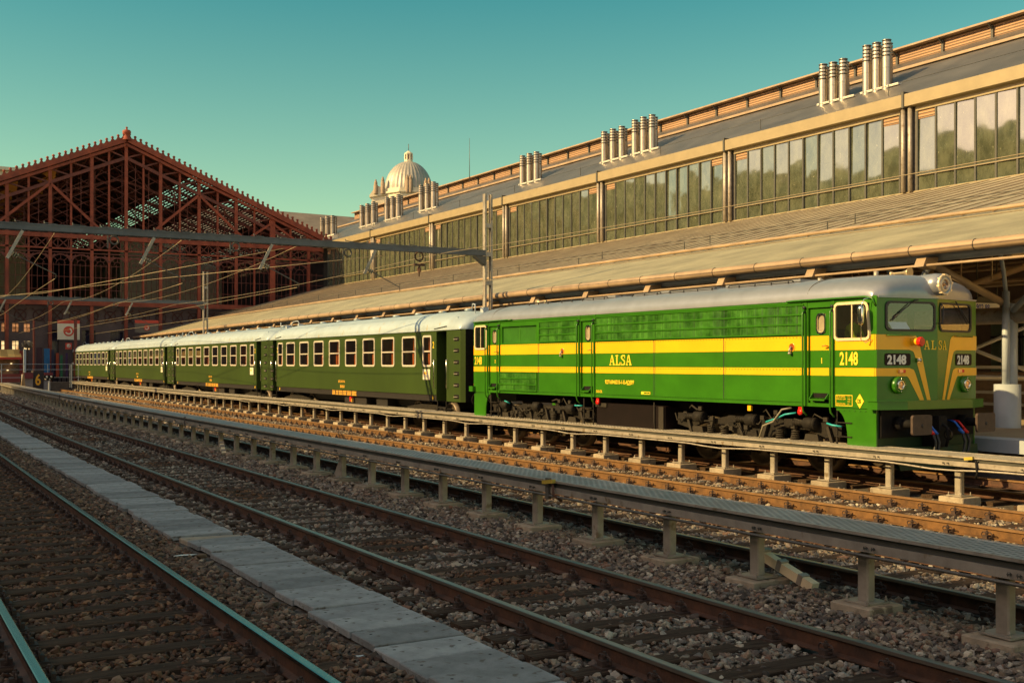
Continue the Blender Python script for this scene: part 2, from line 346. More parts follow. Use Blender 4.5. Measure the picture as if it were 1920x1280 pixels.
# monitor with louvres and projecting eave
b=MB()
z0=zr(TM-.4)
b.box(TM-.4,TM+6,Y0,Y1,z0-.3,z0+.74); b.build('ridge_louvre',m_louv,rf)
b=MB(); b.add([(TM-.85,Y0,z0+.72),(TM+4,Y0,z0+1.0),(TM+4,Y1,z0+1.0),(TM-.85,Y1,z0+.72),(TM-.85,Y0,z0+.82),(TM+4,Y0,z0+1.12),(TM+4,Y1,z0+1.12),(TM-.85,Y1,z0+.82)],
  [(0,3,2,1),(4,5,6,7),(0,4,7,3),(0,1,5,4),(2,3,7,6)])
b.build('ridge_roof',m_tan,rf)
y=Y0+30
while y<Y1:
    b=MB(); b.bar((TM-.45,y,z0-.1),(TM-.45,y,z0+.6),.12,.14); b.bar((TM-.45,y,z0+.4),(TM-.82,y,z0+.7),.07,.07); b.build('ridge_post',m_mull,rf); y+=3.1
# fascia boxes, one per bay, and the bay glazing
bays=[35.9+12.5*k for k in range(-4,7)]
for k in range(len(bays)-1):
    y0,y1=bays[k],bays[k+1]
    b=MB(); b.box(TF-.45,TF+.1,y0+.06,y1-.06,14.25,14.83); b.build('fascia',m_cream,hall)
    b=MB(); w=(y1-y0-1.0)/11; ya=y0+.5
    for i in range(11):
        ya0=ya+i*w+.05; ya1=ya+(i+1)*w-.05; ztop=13.62 if i in (0,10) else 14.0
        dx=random.uniform(-.03,.03); dz=random.uniform(-.03,.03)
        b.poly([(TF-.02+dx,ya1,11.04),(TF-.02-dx,ya0,11.04),(TF-.02-dx+dz,ya0,ztop),(TF-.02+dx+dz,ya1,ztop)],0)
        b.poly([(TF-.02+dx,ya1,10.3),(TF-.02-dx,ya0,10.3),(TF-.02-dx,ya0,10.95),(TF-.02+dx,ya1,10.95)],0)
    gz=b.build('glazing',m_hglass,hall)
    b=MB()
    for i in range(12):
        yy=ya+i*w; b.box(TF-.1,TF+.03,yy-.045,yy+.045,10.28,14.1)
    b.box(TF-.09,TF+.02,ya,ya+11*w,10.95,11.04); b.build('glazing_bar',m_mull,gz)
    b=MB(); b.box(TF-.13,TF+.02,y0+.45,y1-.45,14.0,14.25)
    b.box(TF-.12,TF+.02,y0+.5,y1-.5,10.965,11.0); b.build('glazing_rail',m_cream,gz)
    for i in (0,10):
        b=MB(); b.box(TF-.05,TF-.01,ya+i*w+.05,ya+(i+1)*w-.05,13.62,14.0); b.build('vent_grille',m_louv,gz)
    b=MB(); b.box(TF-.03,TF+.3,y0-.5,y0+.5,10.28,14.25,0); b.build('bay_post',m_galvd,hall)
    b=MB(); 
    for dy in (-.2,.2): b.cyl((TF-.2,y0+dy,10.28),(TF-.2,y0+dy,14.25),.11,10)
    b.build('downpipe',m_galv,hall)
    b=MB(); b.box(TF-.5,TF+.05,y0-.06,y0+.06,14.2,14.95); b.build('fascia_joint',m_mull,hall)
# rest of the glazing frame in shade next to the shed
# lifeline and snow posts on the upper roof
b=MB()
for y in range(20,112,9): b.bar((44.0,y,zr(44.0)),(44.0,y,zr(44)+.55),.03,.03)
b.tube([(44.0,20,zr(44)+.5),(44.0,110,zr(44)+.5)],.012,5); b.build('roof_lifeline',m_mull,rf)
# flue clusters
clus=[(118.4,1.6,2.2),(107.1,1.5,2.3),(100.9,1.35,2.3),(93.2,1.3,2.4),(75.1,1.05,2.25),(63.9,1.05,2.2),(60.4,.95,2.35),(43.5,.72,2.15),(40.5,.65,2.45)]
for yc,dy,h in clus:
    yb=46.; zb=zr(yb)
    b=MB(); b.bar((yb-.05,yc+dy+.3,zr(yb-.05)+.06),(yb-.05,yc-dy-.9,zr(yb-.05)+.06),.28,.10); cc=b.build('flue_cluster',m_white,rf)
for yc,dy,h in clus: pass
def flues():
    cl=[c for c in rf.children if c.name.startswith('flue_cluster')]
    for c_,(yc,dy,h) in zip(cl,clus):
        for k in (-1,0,1):
            y=yc+k*dy; hh=h+random.uniform(-.04,.04); x=46.+.25*k*0; z=zr(x)
            b=MB()
            for q,(ox,oy,r) in enumerate(((0,0,.235),(.42,.22,.2))):
                zt=z+hh-(.06 if q else 0)
                b.lathe((x+ox,y+oy,0),[(r,z-.3),(r,zt-.95)],n=16,m=0)
                b.lathe((x+ox,y+oy,0),[(r+.015,z+hh*.42),(r+.015,z+hh*.42+.05)],n=16,m=0)
                for j in range(5):
                    za=zt-.95+j*.19; b.lathe((x+ox,y+oy,0),[(r,za),(r,za+.11)],n=16,m=0); b.lathe((x+ox,y+oy,0),[(r*.8,za+.11),(r*.8,za+.19)],n=16,m=1)
                b.lathe((x+ox,y+oy,0),[(r+.01,zt),(r+.01,zt+.03),(.001,zt+.05)],n=16,m=0)
            f=b.build('flue',[m_steel,m_mull],hall); 
        b=MB(); b.tube([(46.27,yc-dy-.4,zr(46)+.55),(46.27,yc+dy+.4,zr(46)+.55)],.018,5); b.build('flue_bracket',m_galv,c_)
flues()
# aerial on the ridge
b=MB(); b.tube([(TM-.9,94.4,z0+.4),(TM-.9,94.4,z0+4.5)],[.035,.015],6); b.build('aerial',m_galvd,hall)

# ================= LOW PLATFORM ROOF =================
shelter=thing('platform_roof','low grey green ribbed metal roof over the platform behind the train','platform roof',(20.5,16,0))
def zc(u): return 4.75+u*5.5     # u 0..1 from the edge to the hall
CY=[11+2.5*i for i in range(41)]; CY=[y for y in CY if y<=111]+[111.]  # roof stops out of view so sun reaches the added cream wall
def cpt(y,u,dz=0): e=ced(y); return (e+(TF-.05-e)*u,y,zc(u)+dz)
b=MB(); n=2
for a,bb,mi in ((0,.30,0),(.30,1,1)):
    vs=[];
    for y in CY: vs+=[cpt(y,a),cpt(y,bb)]
    b.add(vs,[(2*i,2*i+1,2*i+3,2*i+2) for i in range(len(CY)-1)],mi)
vs=[]
for y in CY: vs+=[cpt(y,0.005,-.12),cpt(y,1,-.12)]
b.add(vs,[(2*i+2,2*i+3,2*i+1,2*i) for i in range(len(CY)-1)],2)
b.poly([cpt(111,0,-.12),cpt(111,0),cpt(111,1),cpt(111,1,-.12)],0)
b.build('roof',[m_rooflow,m_roofseam,m_tan],shelter)
# raised ribs
b=MB(); y=14.
while y<109:
    b.bar(cpt(y,.31,.012),cpt(y,.985,.012),.045,.035,0); y+=1.02
b.build('roof_rib',m_tan,shelter)
def line(u,dz,r,name,mat,ya=11,yb=111,n=8):
    ys=[ya]+[y for y in CY if ya<y<yb]+[yb]; b=MB(); b.tube([cpt(y,u,dz) for y in ys],r,n,0); return b.build(name,mat,shelter)
line(.30,.1,.06,'snow_rail',m_tan)
line(-.006,.0,.115,'gutter',m_tan,n=12)
line(-.002,-.36,.032,'edge_rail',m_tan)
line(.02,-.26,.10,'edge_beam',m_bluegrey)
line(.42,.32,.014,'lifeline_cable',m_mull,yb=108)
line(.36,.3,.012,'lifeline_cable',m_mull,yb=108)
b=MB()
y=12
while y<108:
    p=cpt(y,.42); b.bar(p,(p[0],p[1],p[2]+.36),.03,.03); y+=7.7
    p=cpt(y,.36); b.bar(p,(p[0],p[1],p[2]+.34),.03,.03)
b.build('lifeline_post',m_mull,shelter)
# gutter clips
b=MB(); y=12.
while y<70:
    p=cpt(y,-.006,.0); b.ring(p,.118,.012,'y',12,4); y+=1.67
b.build('gutter_clip',m_mull,shelter)
# brackets at the edge + raking struts down to the columns
brs=[16.8+3.35*k for k in range(-1,28)]
for k,y in enumerate(brs):
    e=cpt(y,0); x,z=e[0],e[2]-.32
    b=MB(); b.add([(x-.16,y-.13,z-.08),(x-.16,y+.13,z-.08),(x+.25,y+.13,z-.13),(x+.25,y-.13,z-.13),(x-.06,y-.13,z+.12),(x-.06,y+.13,z+.12),(x+.35,y+.13,z+.15),(x+.35,y-.13,z+.15)],
      [(3,2,1,0),(4,5,6,7),(0,1,5,4),(1,2,6,5),(2,3,7,6),(3,0,4,7)])
    b.build('edge_bracket',m_tan,shelter)
    b=MB(); cx=x+3.05
    b.tube([(x+.3,y,z),(cx,y,3.55)],.085,10); b.build('raking_strut',m_tan,shelter)
    b=MB(); b.tube([(x+.3,y+.05,z),(cx-.2,y+3.1,3.45)],.07,8); b.build('raking_strut',m_bluegrey,shelter)
    if k%2==0 or k<8:
        b=MB(); b.cyl((cx,y,.7),(cx,y,3.62),.165,18); b.lathe((cx-.10,y,0),[(.30,.7),(.30,1.72),(.05,1.73)],n=22)
        b.build('column',m_bluegrey,shelter)
        b=MB(); b.tube([(cx-.27,y-.08,1.6),(cx-.27,y-.08,3.9)],.085,12); b.tube([(cx-.27,y-.08,3.85),(cx-.36,y-.08,4.4),(cx-.6,y-.08,5.15)],.05,8); b.build('rain_pipe',m_bluegrey,shelter)
        b=MB(); b.tube([(cx+.1,y,3.6),(cx+5.5,y,z+.6)],.1,8); b.build('raking_strut',m_tan,shelter)
b=MB(); b.tube([(ced(y)+3.1,y,3.35) for y in CY if y>=3],.2,12); b.build('longitudinal_tube',m_galv,shelter)
b=MB()
for y in range(14,108,4):   # rafters and hangers seen from below
    b.bar((ced(y)+.5,y+1,4.55),(TF-.3,y+1,9.6),.12,.22)
    for q in (4,8,12): b.bar((ced(y)+q,y,zc(q/22)-.1),(ced(y)+q,y,3.9+q*.1),.035,.035)
for q,zq in ((4.5,4.2),(7,4.5),(9.5,5.1),(13,5.6)): b.tube([(ced(y)+q,y,zq) for y in CY if y>=3],.05,6)
b.build('roof_framing',m_tan,shelter)
# platform
b=MB(); 
pe=lambda y: 19.72+.0001*y*y
ys=[-14+5*i for i in range(26)]
for a,c_,z_,mi in ((0,None,.7,0),):
    vs=[]
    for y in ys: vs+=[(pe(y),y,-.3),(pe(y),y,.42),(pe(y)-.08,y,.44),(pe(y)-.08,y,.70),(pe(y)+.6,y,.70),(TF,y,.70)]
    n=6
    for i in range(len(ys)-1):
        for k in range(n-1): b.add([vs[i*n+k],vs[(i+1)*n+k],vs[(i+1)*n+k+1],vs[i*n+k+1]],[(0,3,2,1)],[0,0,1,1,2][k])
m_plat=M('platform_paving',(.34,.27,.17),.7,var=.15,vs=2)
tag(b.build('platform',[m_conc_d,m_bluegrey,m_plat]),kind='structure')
# back wall of the hall at platform level: stone piers, windows, rails
arc=thing('platform_back_wall','brown station wall with window openings at the back of the platform','wall',(TF-4,10,.7))
b=MB(); us=[-8]; holes=[]
for y in range(14,110,4): holes.append((y,y+2.6,1.9,4.6))
holed(b,[12,111],[.7,7.5],holes,lambda u,z:(TF-4,u,z)); b.build('wall',M('brown_wall',(.22,.15,.10),.8,var=.15,vs=2),arc)
b=MB(); b.box(TF-3.2,TF-3.0,12,111,.7,8); b.build('inner_wall',M('window_green',(.30,.36,.22),.5,var=.3,vs=.7),arc)
b=MB()
for h in holes: 
    b.box(TF-4.03,TF-3.9,h[0]+1.25,h[0]+1.35,1.9,4.6); b.box(TF-4.03,TF-3.9,h[0],h[1],3.2,3.3)
b.build('window_frame',m_mull,arc)
for zz in (2.05,2.65,): 
    pass
rail=thing('platform_railing','white railing in front of the platform back wall right of the locomotive','railing',(30,10,.7))
b=MB()
for zz in (1.0,1.35,1.75,2.1): b.bar((29.5,2,zz),(29.5,50,zz),.05,.09)
b.build('rail',m_white,rail)
for y in range(2,51,3): b=MB(); b.bar((29.5,y,.7),(29.5,y,2.15),.06,.06); b.build('post',m_white,rail)
b=MB(); b.box(29.55,29.6,2,50,.85,1.95); b.build('mesh_panel',M('brown_mesh',(.25,.17,.11),.7,var=.3,vs=6,stretch=(1,1,5)),rail)
for i,(x,y,za,zb2) in enumerate(((27,20,1.2,3.4),)):
    st=thing('stair_frame','crossed white steel bracing behind the platform column','bracing',(26.5,18,.7))
    for k in range(7):
        b=MB(); y=6+4*k; b.tube([(26.5,y,1.9),(26.5,y+4,3.3)],.05,8); b.build('brace',m_white,st)
        b=MB(); b.tube([(26.5,y,3.3),(26.5,y+4,1.9)],.05,8); b.build('brace',m_white,st)
    b=MB(); b.tube([(26.5,6,3.35),(26.5,34,3.35)],.05,8); b.tube([(26.5,6,1.85),(26.5,34,1.85)],.05,8)
    for k in range(8): b.tube([(26.5,6+4*k,.7),(26.5,6+4*k,3.35)],.05,8)
    b.build('frame',m_white,st)
# telephone board
sg=thing('phone_number_sign','white sign with blue digits hanging beyond the cab front','sign',(28.35,20.9,3.83))
b=MB(); b.box(-.55,.55,0,.05,-.13,.13); b.build('board',m_white,sg,local=True)
for q in (-.45,.45): b=MB(); b.bar((q,.02,.13),(q,.02,1.3),.03,.03); b.build('hanger',m_mull,sg,local=True)
b=MB(); b.prism([(-.6,-.02,.15),(.6,-.02,.15),(.42,-.02,.3),(-.42,-.02,.3)],(0,.1,0)); b.build('hood',m_mull,sg,local=True)
text('lettering','902 88',.24,M('sign_blue',(.03,.05,.35),.5,var=.02),sg,(-.50,-.003,-.08),(1,0,0),(0,0,1),.9,.004)

# ================= IRON SHED WITH BIG GABLE (left) =================
GY=112.; AX=22.95; AZ=23.8; SL=(23.8-15.3)/20.05
def gz_(t): return AZ-abs(t-AX)*SL
shed=thing('iron_train_shed','old oxide red iron train shed with wide glazed gable at the end of the tracks','train shed',(AX,GY,0))
cols=[12.4-3.75*2,12.4-3.75,12.4,16.1,19.8,22.95,26.2,29.95,33.7,37.5,41.4]
cols=[cols[0]-3.75,]+cols
mids=[(a+c)/2 for a,c in zip(cols,cols[1:])]
for t in cols:
    w=.55 if abs(t-37.5)<.1 else .3
    b=MB(); b.box(t-w/2,t+w/2,GY-.2,GY+.1,-.3,gz_(t)-.25); b.build('column',m_red,shed)
for t in mids:
    b=MB(); b.box(t-.09,t+.09,GY-.12,GY+.05,8.2,gz_(t)-1.6); b.bar((t,GY-.05,gz_(t)-1.75),(t,GY-.05,gz_(t)-.3),.2,.15,up=(0,1,0)); b.build('mullion',m_red,shed)
# verge
b=MB()
for sgn in (-1,1):
    e=(AX+sgn*21.3,GY-.35,gz_(AX+sgn*21.3)); a=(AX,GY-.35,AZ)
    b.bar(a,e,.5,.42,0,up=(0,1,0)); b.bar((a[0],GY-.3,a[2]-.5),(e[0],GY-.3,e[2]-.5),.25,.18,0,up=(0,1,0))
b.build('verge_beam',m_red,shed)
b=MB(); n=40
for sgn in (-1,1):
    for i in range(n):
        d=21.1*(i+.5)/n; x=AX+sgn*d; z=gz_(x)+.18
        b.prism([(x-.27,GY-.42,z-.15*sgn*0-.05+SL*.27*sgn),(x+.27,GY-.42,z-.05-SL*.27*sgn),(x+.05,GY-.42,z+.34),(x-.05,GY-.42,z+.34)],(0,.12,0))
        b.lathe((x,GY-.36,z+.42),[(.001,-.14),(.12,-.07),(.14,0),(.12,.07),(.001,.14)],n=8)
b.build('verge_crest',m_red,shed)
b=MB(); b.lathe((AX,GY-.36,AZ),[(.5,-.1),(.34,.2),(.22,.35),(.36,.5),(.42,.7),(.34,.85),(.1,.92),(.08,1.05),(.13,1.12),(.001,1.22)],n=12); b.build('finial',m_red,shed)
# lower chord + lattice of the gable truss
b=MB(); low=1.75
for sgn in (-1,1): b.bar((AX,GY-.05,AZ-low),(AX+sgn*20,GY-.05,gz_(AX+sgn*20)-low),.3,.28,0,up=(0,1,0))
ts=sorted(cols+mids)
for a,c_ in zip(ts,ts[1:]):
    if a<AX: b.bar((a,GY-.03,gz_(a)-.5),(c_,GY-.03,gz_(c_)-low),.14,.1,0,up=(0,1,0))
    else: b.bar((c_,GY-.03,gz_(c_)-.5),(a,GY-.03,gz_(a)-low),.14,.1,0,up=(0,1,0))
b.build('gable_truss',m_redd,shed)
# big struts
b=MB()
for t0 in (16.1,29.95):
    zt=gz_(t0)-low-.1
    b.bar((t0,GY-.15,zt),(t0-5.6,GY-.15,14.1),.24,.2,0,up=(0,1,0)); b.bar((t0,GY-.15,zt),(t0+5.4,GY-.15,14.1),.24,.2,0,up=(0,1,0))
b.bar((37.5,GY-.15,gz_(37.5)-.9),(33.7,GY-.15,14.1),.22,.18,0,up=(0,1,0)); b.bar((37.5,GY-.15,gz_(37.5)-1),(41.4,GY-.15,14.1),.22,.18,0,up=(0,1,0))
b.build('gable_strut',m_red,shed)
# tie beam, X band, perforated band, arches
b=MB(); b.box(-.2,43,GY-.28,GY+.1,14.0,14.4); b.box(-.2,43,GY-.2,GY,12.95,13.1); b.build('tie_beam',m_red,shed)
b=MB()
t=.8
while t<42.4:
    b.bar((t,GY-.1,13.1),(t+.94,GY-.1,14.0),.08,.06,0,up=(0,1,0)); b.bar((t,GY-.1,14.0),(t+.94,GY-.1,13.1),.08,.06,0,up=(0,1,0)); b.bar((t,GY-.1,13.1),(t,GY-.1,14.0),.07,.06,0,up=(0,1,0)); t+=.94
b.build('lattice_band',m_redd,shed)
b=MB()
for a,c_ in zip(ts,ts[1:]):
    w=(c_-a)/2; cx=(a+c_)/2; cz=11.6; r=w-.1
    pts=[(cx+r*math.cos(R(q)),cz+r*math.sin(R(q))) for q in range(0,181,15)]
    up=[(x,12.95) for x,z in pts]
    for i in range(len(pts)-1):
        b.prism([(pts[i][0],GY-.12,pts[i][1]),(pts[i+1][0],GY-.12,pts[i+1][1]),(up[i+1][0],GY-.12,up[i+1][1]-.55+.0*i if False else max(pts[i+1][1]+.12,12.4)),(up[i][0],GY-.12,max(pts[i][1]+.12,12.4))],(0,.06,0))
    b.box(a,c_,GY-.14,GY-.04,12.62,12.72)
    for q in (0,180):
        pass
    b.bar((a+.02,GY-.1,11.9),(a+.42,GY-.1,12.5),.12,.06,0,up=(0,1,0)); b.bar((c_-.02,GY-.1,11.9),(c_-.42,GY-.1,12.5),.12,.06,0,up=(0,1,0))
    for q in (45,90,135): b.bar((cx+r*.5*math.cos(R(q)),GY-.08,cz+r*.5*math.sin(R(q))),(cx+r*math.cos(R(q)),GY-.08,cz+r*math.sin(R(q))),.05,.04,0,up=(0,1,0))
    for i in range(8):
        q0,q1=R(i*22.5),R((i+1)*22.5); b.bar((cx+r*.5*math.cos(q0),GY-.08,cz+r*.5*math.sin(q0)),(cx+r*.5*math.cos(q1),GY-.08,cz+r*.5*math.sin(q1)),.05,.04,0,up=(0,1,0))
b.build('arcade',m_redd,shed)
# thin glazing bars below the arches and above the tie
b=MB()
t=.9
while t<42.3:
    b.box(t-.022,t+.022,GY-.06,GY-.02,8.1,11.7); t+=.47
for z in (9.2,10.4,11.5): b.box(-.2,43,GY-.07,GY-.02,z-.025,z+.025)
b.build('glazing_bar',m_redd,shed)
b=MB(); t=3.9
while t<42.3:
    zt=gz_(t)-low
    if zt>14.5: b.box(t-.03,t+.03,GY+.3,GY+.36,14.4,zt)
    t+=1.25
for k in range(-20,24):   # crossed wind bracing
    for sg_ in (-1,1):
        x0=AX+k*1.9; pts=[]
        lo=14.4; hi=AZ
        # clip the slanting bar against the rafters
        segs=[]
        for q in range(40):
            x=x0+sg_*q*.5; z=lo+q*.27
            if 3<x<42.8 and z<gz_(x)-low: segs.append((x,GY+.33,z))
        if len(segs)>1: b.bar(segs[0],segs[-1],.045,.04,0,up=(0,1,0))
b.build('glazing_lattice',m_redd,shed)
b=MB(); b.box(-.2,43.0,GY-.3,GY+.1,7.7,8.15); b.build('transom_beam',m_red,shed)
# interior roof with skylight strips
b=MB(); bl=MB(); sk=MB()
YE=190
for sgn in (-1,1):
    ys=GY
    for j in range(13):
        ya=GY+j*6; yb=ya+6
        for i in range(10):
            t0=AX+sgn*(21.5*i/10); t1=AX+sgn*(21.5*(i+1)/10)
            q=[(t0,ya,gz_(t0)),(t1,ya,gz_(t1)),(t1,yb,gz_(t1)),(t0,yb,gz_(t0))]
            if sgn<0: q=q[::-1]
            # glazed strips
            if sgn>0 and i in (3,5,6,8): 
                for h in range(3):
                    y0_=ya+.3+h*1.9; nn=7
                    for s_ in range(nn):
                        a=s_/nn; c2=(s_+.64)/nn
                        ta=t0+(t1-t0)*a; tb=t0+(t1-t0)*c2
                        b.poly([(ta,y0_,gz_(ta)),(tb,y0_,gz_(tb)),(tb,y0_+1.7,gz_(tb)),(ta,y0_+1.7,gz_(ta))])
                    b.poly([(t0,y0_+1.7,gz_(t0)),(t1,y0_+1.7,gz_(t1)),(t1,y0_+1.9,gz_(t1)),(t0,y0_+1.9,gz_(t0))])
                b.poly([(t0,ya,gz_(t0)),(t1,ya,gz_(t1)),(t1,ya+.3,gz_(t1)),(t0,ya+.3,gz_(t0))])
            else: b.poly(q)
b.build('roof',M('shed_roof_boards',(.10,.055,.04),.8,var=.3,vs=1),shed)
for j in range(0,13):
    y=GY+3+j*6; b=MB()
    for sgn in (-1,1):
        b.bar((AX,y,AZ-.2),(AX+sgn*20,y,gz_(AX+sgn*20)-.2),.15,.3); b.bar((AX,y,AZ-3.4),(AX+sgn*20,y,14.4),.12,.2)
        for i in range(7):
            a=i/7; c2=(i+1)/7; d0=20*a; d1=20*c2
            b.bar((AX+sgn*d0,y,AZ-.3-SL*d0),(AX+sgn*d1,y,AZ-3.4-(AZ-3.4-14.4)*c2),.08,.1); b.bar((AX+sgn*d1,y,AZ-.3-SL*d1),(AX+sgn*d1,y,AZ-3.4-(AZ-3.4-14.4)*c2),.08,.1)
    b.build('roof_truss',m_redd,shed)
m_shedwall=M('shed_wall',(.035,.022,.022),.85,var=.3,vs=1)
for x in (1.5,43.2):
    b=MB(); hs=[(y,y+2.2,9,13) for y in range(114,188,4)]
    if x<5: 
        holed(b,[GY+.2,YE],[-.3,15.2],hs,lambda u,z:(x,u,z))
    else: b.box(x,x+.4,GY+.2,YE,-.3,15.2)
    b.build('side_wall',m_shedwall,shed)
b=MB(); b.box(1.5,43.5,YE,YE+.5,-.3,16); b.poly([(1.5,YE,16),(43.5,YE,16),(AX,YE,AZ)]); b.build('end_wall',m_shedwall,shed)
# triangles inside the left slope, with the orange light put into their colour
m_orangelit=M('orange_lit_ochre',(.60,.26,.06),.7)
for j in range(9):
    for i in range(4):
        y=GY+2+j*5; t=5.5+i*3.4+j*.15; b=MB(); b.poly([(t,y,gz_(t)-.5),(t+1.3,y,gz_(t+1.3)-.5),(t+1.3,y+1.4,gz_(t+1.3)-1.6)]); b.build('orange_lit_triangle',m_orangelit,shed)
ck=thing('windscreen_mirror_wall','added cream wall out of view, mirrored in the right windscreen','wall',(39,0,.7))  # unseen wall added to give the right windscreen a yellow reflection
b=MB(); hs=[(q,q+1.2,4.6,6.2) for q in (-5,-1,3)]; holed(b,[-8,11],[.7,10],hs,lambda u,z:(39,u,z)); b.box(39.3,39.5,-8,11,.7,10); b.build('wall',M('mirror_wall_cream',(.72,.52,.18),.7,var=.1),ck)
# ---- stone ground storey under the gable ----
base=thing('station_concourse','dim stone ground storey with lit windows under the iron gable','building',(20,113,0))
b=MB(); holes=[(12.05,12.6,5.15,5.97),(12.97,13.52,5.15,5.97),(13.97,14.5,5.15,5.97),(12.05,12.6,3.5,4.33),(12.97,13.52,3.5,4.33),(13.97,14.5,3.5,4.33),(16.05,17.0,.6,5.4),(19.1,20.3,.6,5.4),(21.7,22.85,.6,5.3),(25.5,28,1.2,5.4),(30.5,33,1.2,5.4),(9.0,10.6,.6,4.6)]
holed(b,[-14,43],[-.3,7.7],holes,lambda u,z:(u,GY+.9,z)); b.build('wall',m_stone,base)
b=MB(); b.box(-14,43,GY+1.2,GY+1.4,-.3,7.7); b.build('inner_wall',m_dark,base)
b=MB(); 
for k in range(24):
    x=3.5+k*1.6; b.bar((x,GY+.8,6.1),(x+1.1,GY+.8,7.4),.1,.08,up=(0,1,0)); b.bar((x,GY+.8,7.4),(x+1.1,GY+.8,6.1),.1,.08,up=(0,1,0)); b.ring((x+.55,GY+.8,6.75),.5,.04,'y',12,4)
b.build('frieze',M('frieze_iron',(.09,.03,.025),.7,var=.2),base)
m_lit=M('lamp_lit_room',(1,.42,.12),.8,var=.6,vs=1.6,col2=(1,.75,.35),emit=.9)
m_lit2=M('lamp_lit_room_dim',(.5,.16,.05),.8,var=.7,vs=2.2,col2=(.9,.4,.15),emit=.45)
for i,h in enumerate(holes[:6]):
    b=MB(); b.poly([(h[0],GY+1.15,h[2]),(h[1],GY+1.15,h[2]),(h[1],GY+1.15,h[3]),(h[0],GY+1.15,h[3])]); w=b.build('window',m_lit if i>2 else m_lit2,base)
    b=MB(); cx=(h[0]+h[1])/2; b.box(cx-.02,cx+.02,GY+.95,GY+1.03,h[2],h[3]); 
    for z in (h[2]+.02,(h[2]+h[3])/2,h[3]-.06): b.box(h[0],h[1],GY+.95,GY+1.03,z-.02,z+.02)
    b.build('frame',m_dark,w)
for i,h in enumerate(holes[6:]):
    b=MB(); b.poly([(h[0],GY+1.1,h[2]),(h[1],GY+1.1,h[2]),(h[1],GY+1.1,h[3]),(h[0],GY+1.1,h[3])]); b.build('doorway',M('dark_opening',(.02,.018,.04),.15,var=.3),base)  # dark sheet behind each opening stands for its unlit inside
# ================= BACKGROUND BUILDINGS =================
bb=thing('slate_roofed_block','large building with broad brown slate roof beyond the red gable','building',(55,150,0))
b=MB(); b.box(30,91,150,185,-.3,19); b.build('wall',m_palest,bb)
b=MB(); b.add([(29,149,19),(92,149,19),(92,186,19),(29,186,19),(44,166,25.7),(80,166,25.4)],[(0,1,5,4),(1,2,5),(2,3,4,5),(3,0,4)]); b.build('roof',m_slate,bb)
cb=thing('cream_corniced_block','cream stone block with deep cornice behind the left slope of the gable','building',(10,152,0))
b=MB(); b.box(-22,19,152,180,-.3,25.3); b.box(-22.4,19.5,151.5,180,24.6,25.0); b.box(-22.2,19.2,151.8,180,25.3,26.2); b.build('wall',m_palest,cb)
b=MB(); b.box(-22.5,19.7,151.3,180.4,26.2,26.6); b.build('cornice',m_palest,cb)
b=MB(); b.lathe((13.2,157,0),[(1.5,26.6),(1.5,27.6),(1.0,29.2),(.5,29.8),(.5,31.2),(.2,31.6),(.12,33.4),(.001,33.6)],n=8,smooth=False); b.build('turret',m_slate,cb)
# dome
DX,DY=101.,194.
def cam2w(x,Y):
    r=(x-960)/2100; X=r*Y; c,s=math.cos(TH),math.sin(TH); return (c*X+s*Y, -s*X+c*Y)
DX,DY=cam2w(766,250); k=250/2100
def dz(y): return 2.2+(682-y)*k
dome=thing('domed_church','pale domed building with ribbed metal dome and small lantern above the hall roof','domed building',(DX,DY,0))
b=MB(); Rr=44*k; zb=dz(358); prof=[]
for i in range(15):
    a=R(90*i/14); prof.append((max(Rr*math.cos(a),.4),zb+ (dz(303)-zb)*math.sin(a)))
n=72; vs=[];fs=[]
for r,z in prof:
    for q in range(n):
        a=2*PI*q/n; rr=r*(1+ (.022 if q%2 else 0)); vs.append((DX+rr*math.cos(a),DY+rr*math.sin(a),z))
for i in range(len(prof)-1):
    for q in range(n): j=(q+1)%n; fs.append((i*n+q,i*n+j,(i+1)*n+j,(i+1)*n+q))
b.add(vs,fs,0,False); b.build('dome',m_zinc,dome)
b=MB(); b.lathe((DX,DY,0),[(8.2*k,dz(304)),(8.2*k,dz(300)),(6.4*k,dz(300)),(6.4*k,dz(290)),(8.4*k,dz(290)),(8.4*k,dz(288)),(1*k,dz(283))],n=8,smooth=False); ln=b.build('lantern',m_palest,dome)
b=MB(); b.lathe((DX,DY,0),[(6.6*k,dz(299)),(6.6*k,dz(291.5))],n=8,smooth=False); b.build('lantern_opening',M('lantern_red',(.20,.05,.03),.7),ln)
b=MB()
for q in range(8): a=R(22.5+45*q)-0; b.bar((DX+6.9*k*math.cos(a-R(22.5)),DY+6.9*k*math.sin(a-R(22.5)),dz(300)),(DX+6.9*k*math.cos(a-R(22.5)),DY+6.9*k*math.sin(a-R(22.5)),dz(290)),.3,.3)
b.build('lantern_pier',m_palest,ln)
b=MB(); b.cyl((DX,DY,dz(283)),(DX,DY,dz(270)),.07,6); b.build('spire',m_galvd,dome)
b=MB(); b.lathe((DX,DY,0),[(49*k,dz(358)),(49*k,dz(364)),(52*k,dz(364)),(52*k,dz(367)),(48*k,dz(368)),(48*k,dz(430)),(48*k,-.3)],n=8,smooth=False,m=0); b.build('drum',m_palest,dome)
c,s=math.cos(TH),math.sin(TH)
def dpt(x,y,dep=0):  # point in the dome's camera-facing frame: pixels to right of centre, height, metres nearer
    X=(x-766)*k; return (DX+c*X-s*dep, DY-s*X-c*dep, dz(y))
b=MB()
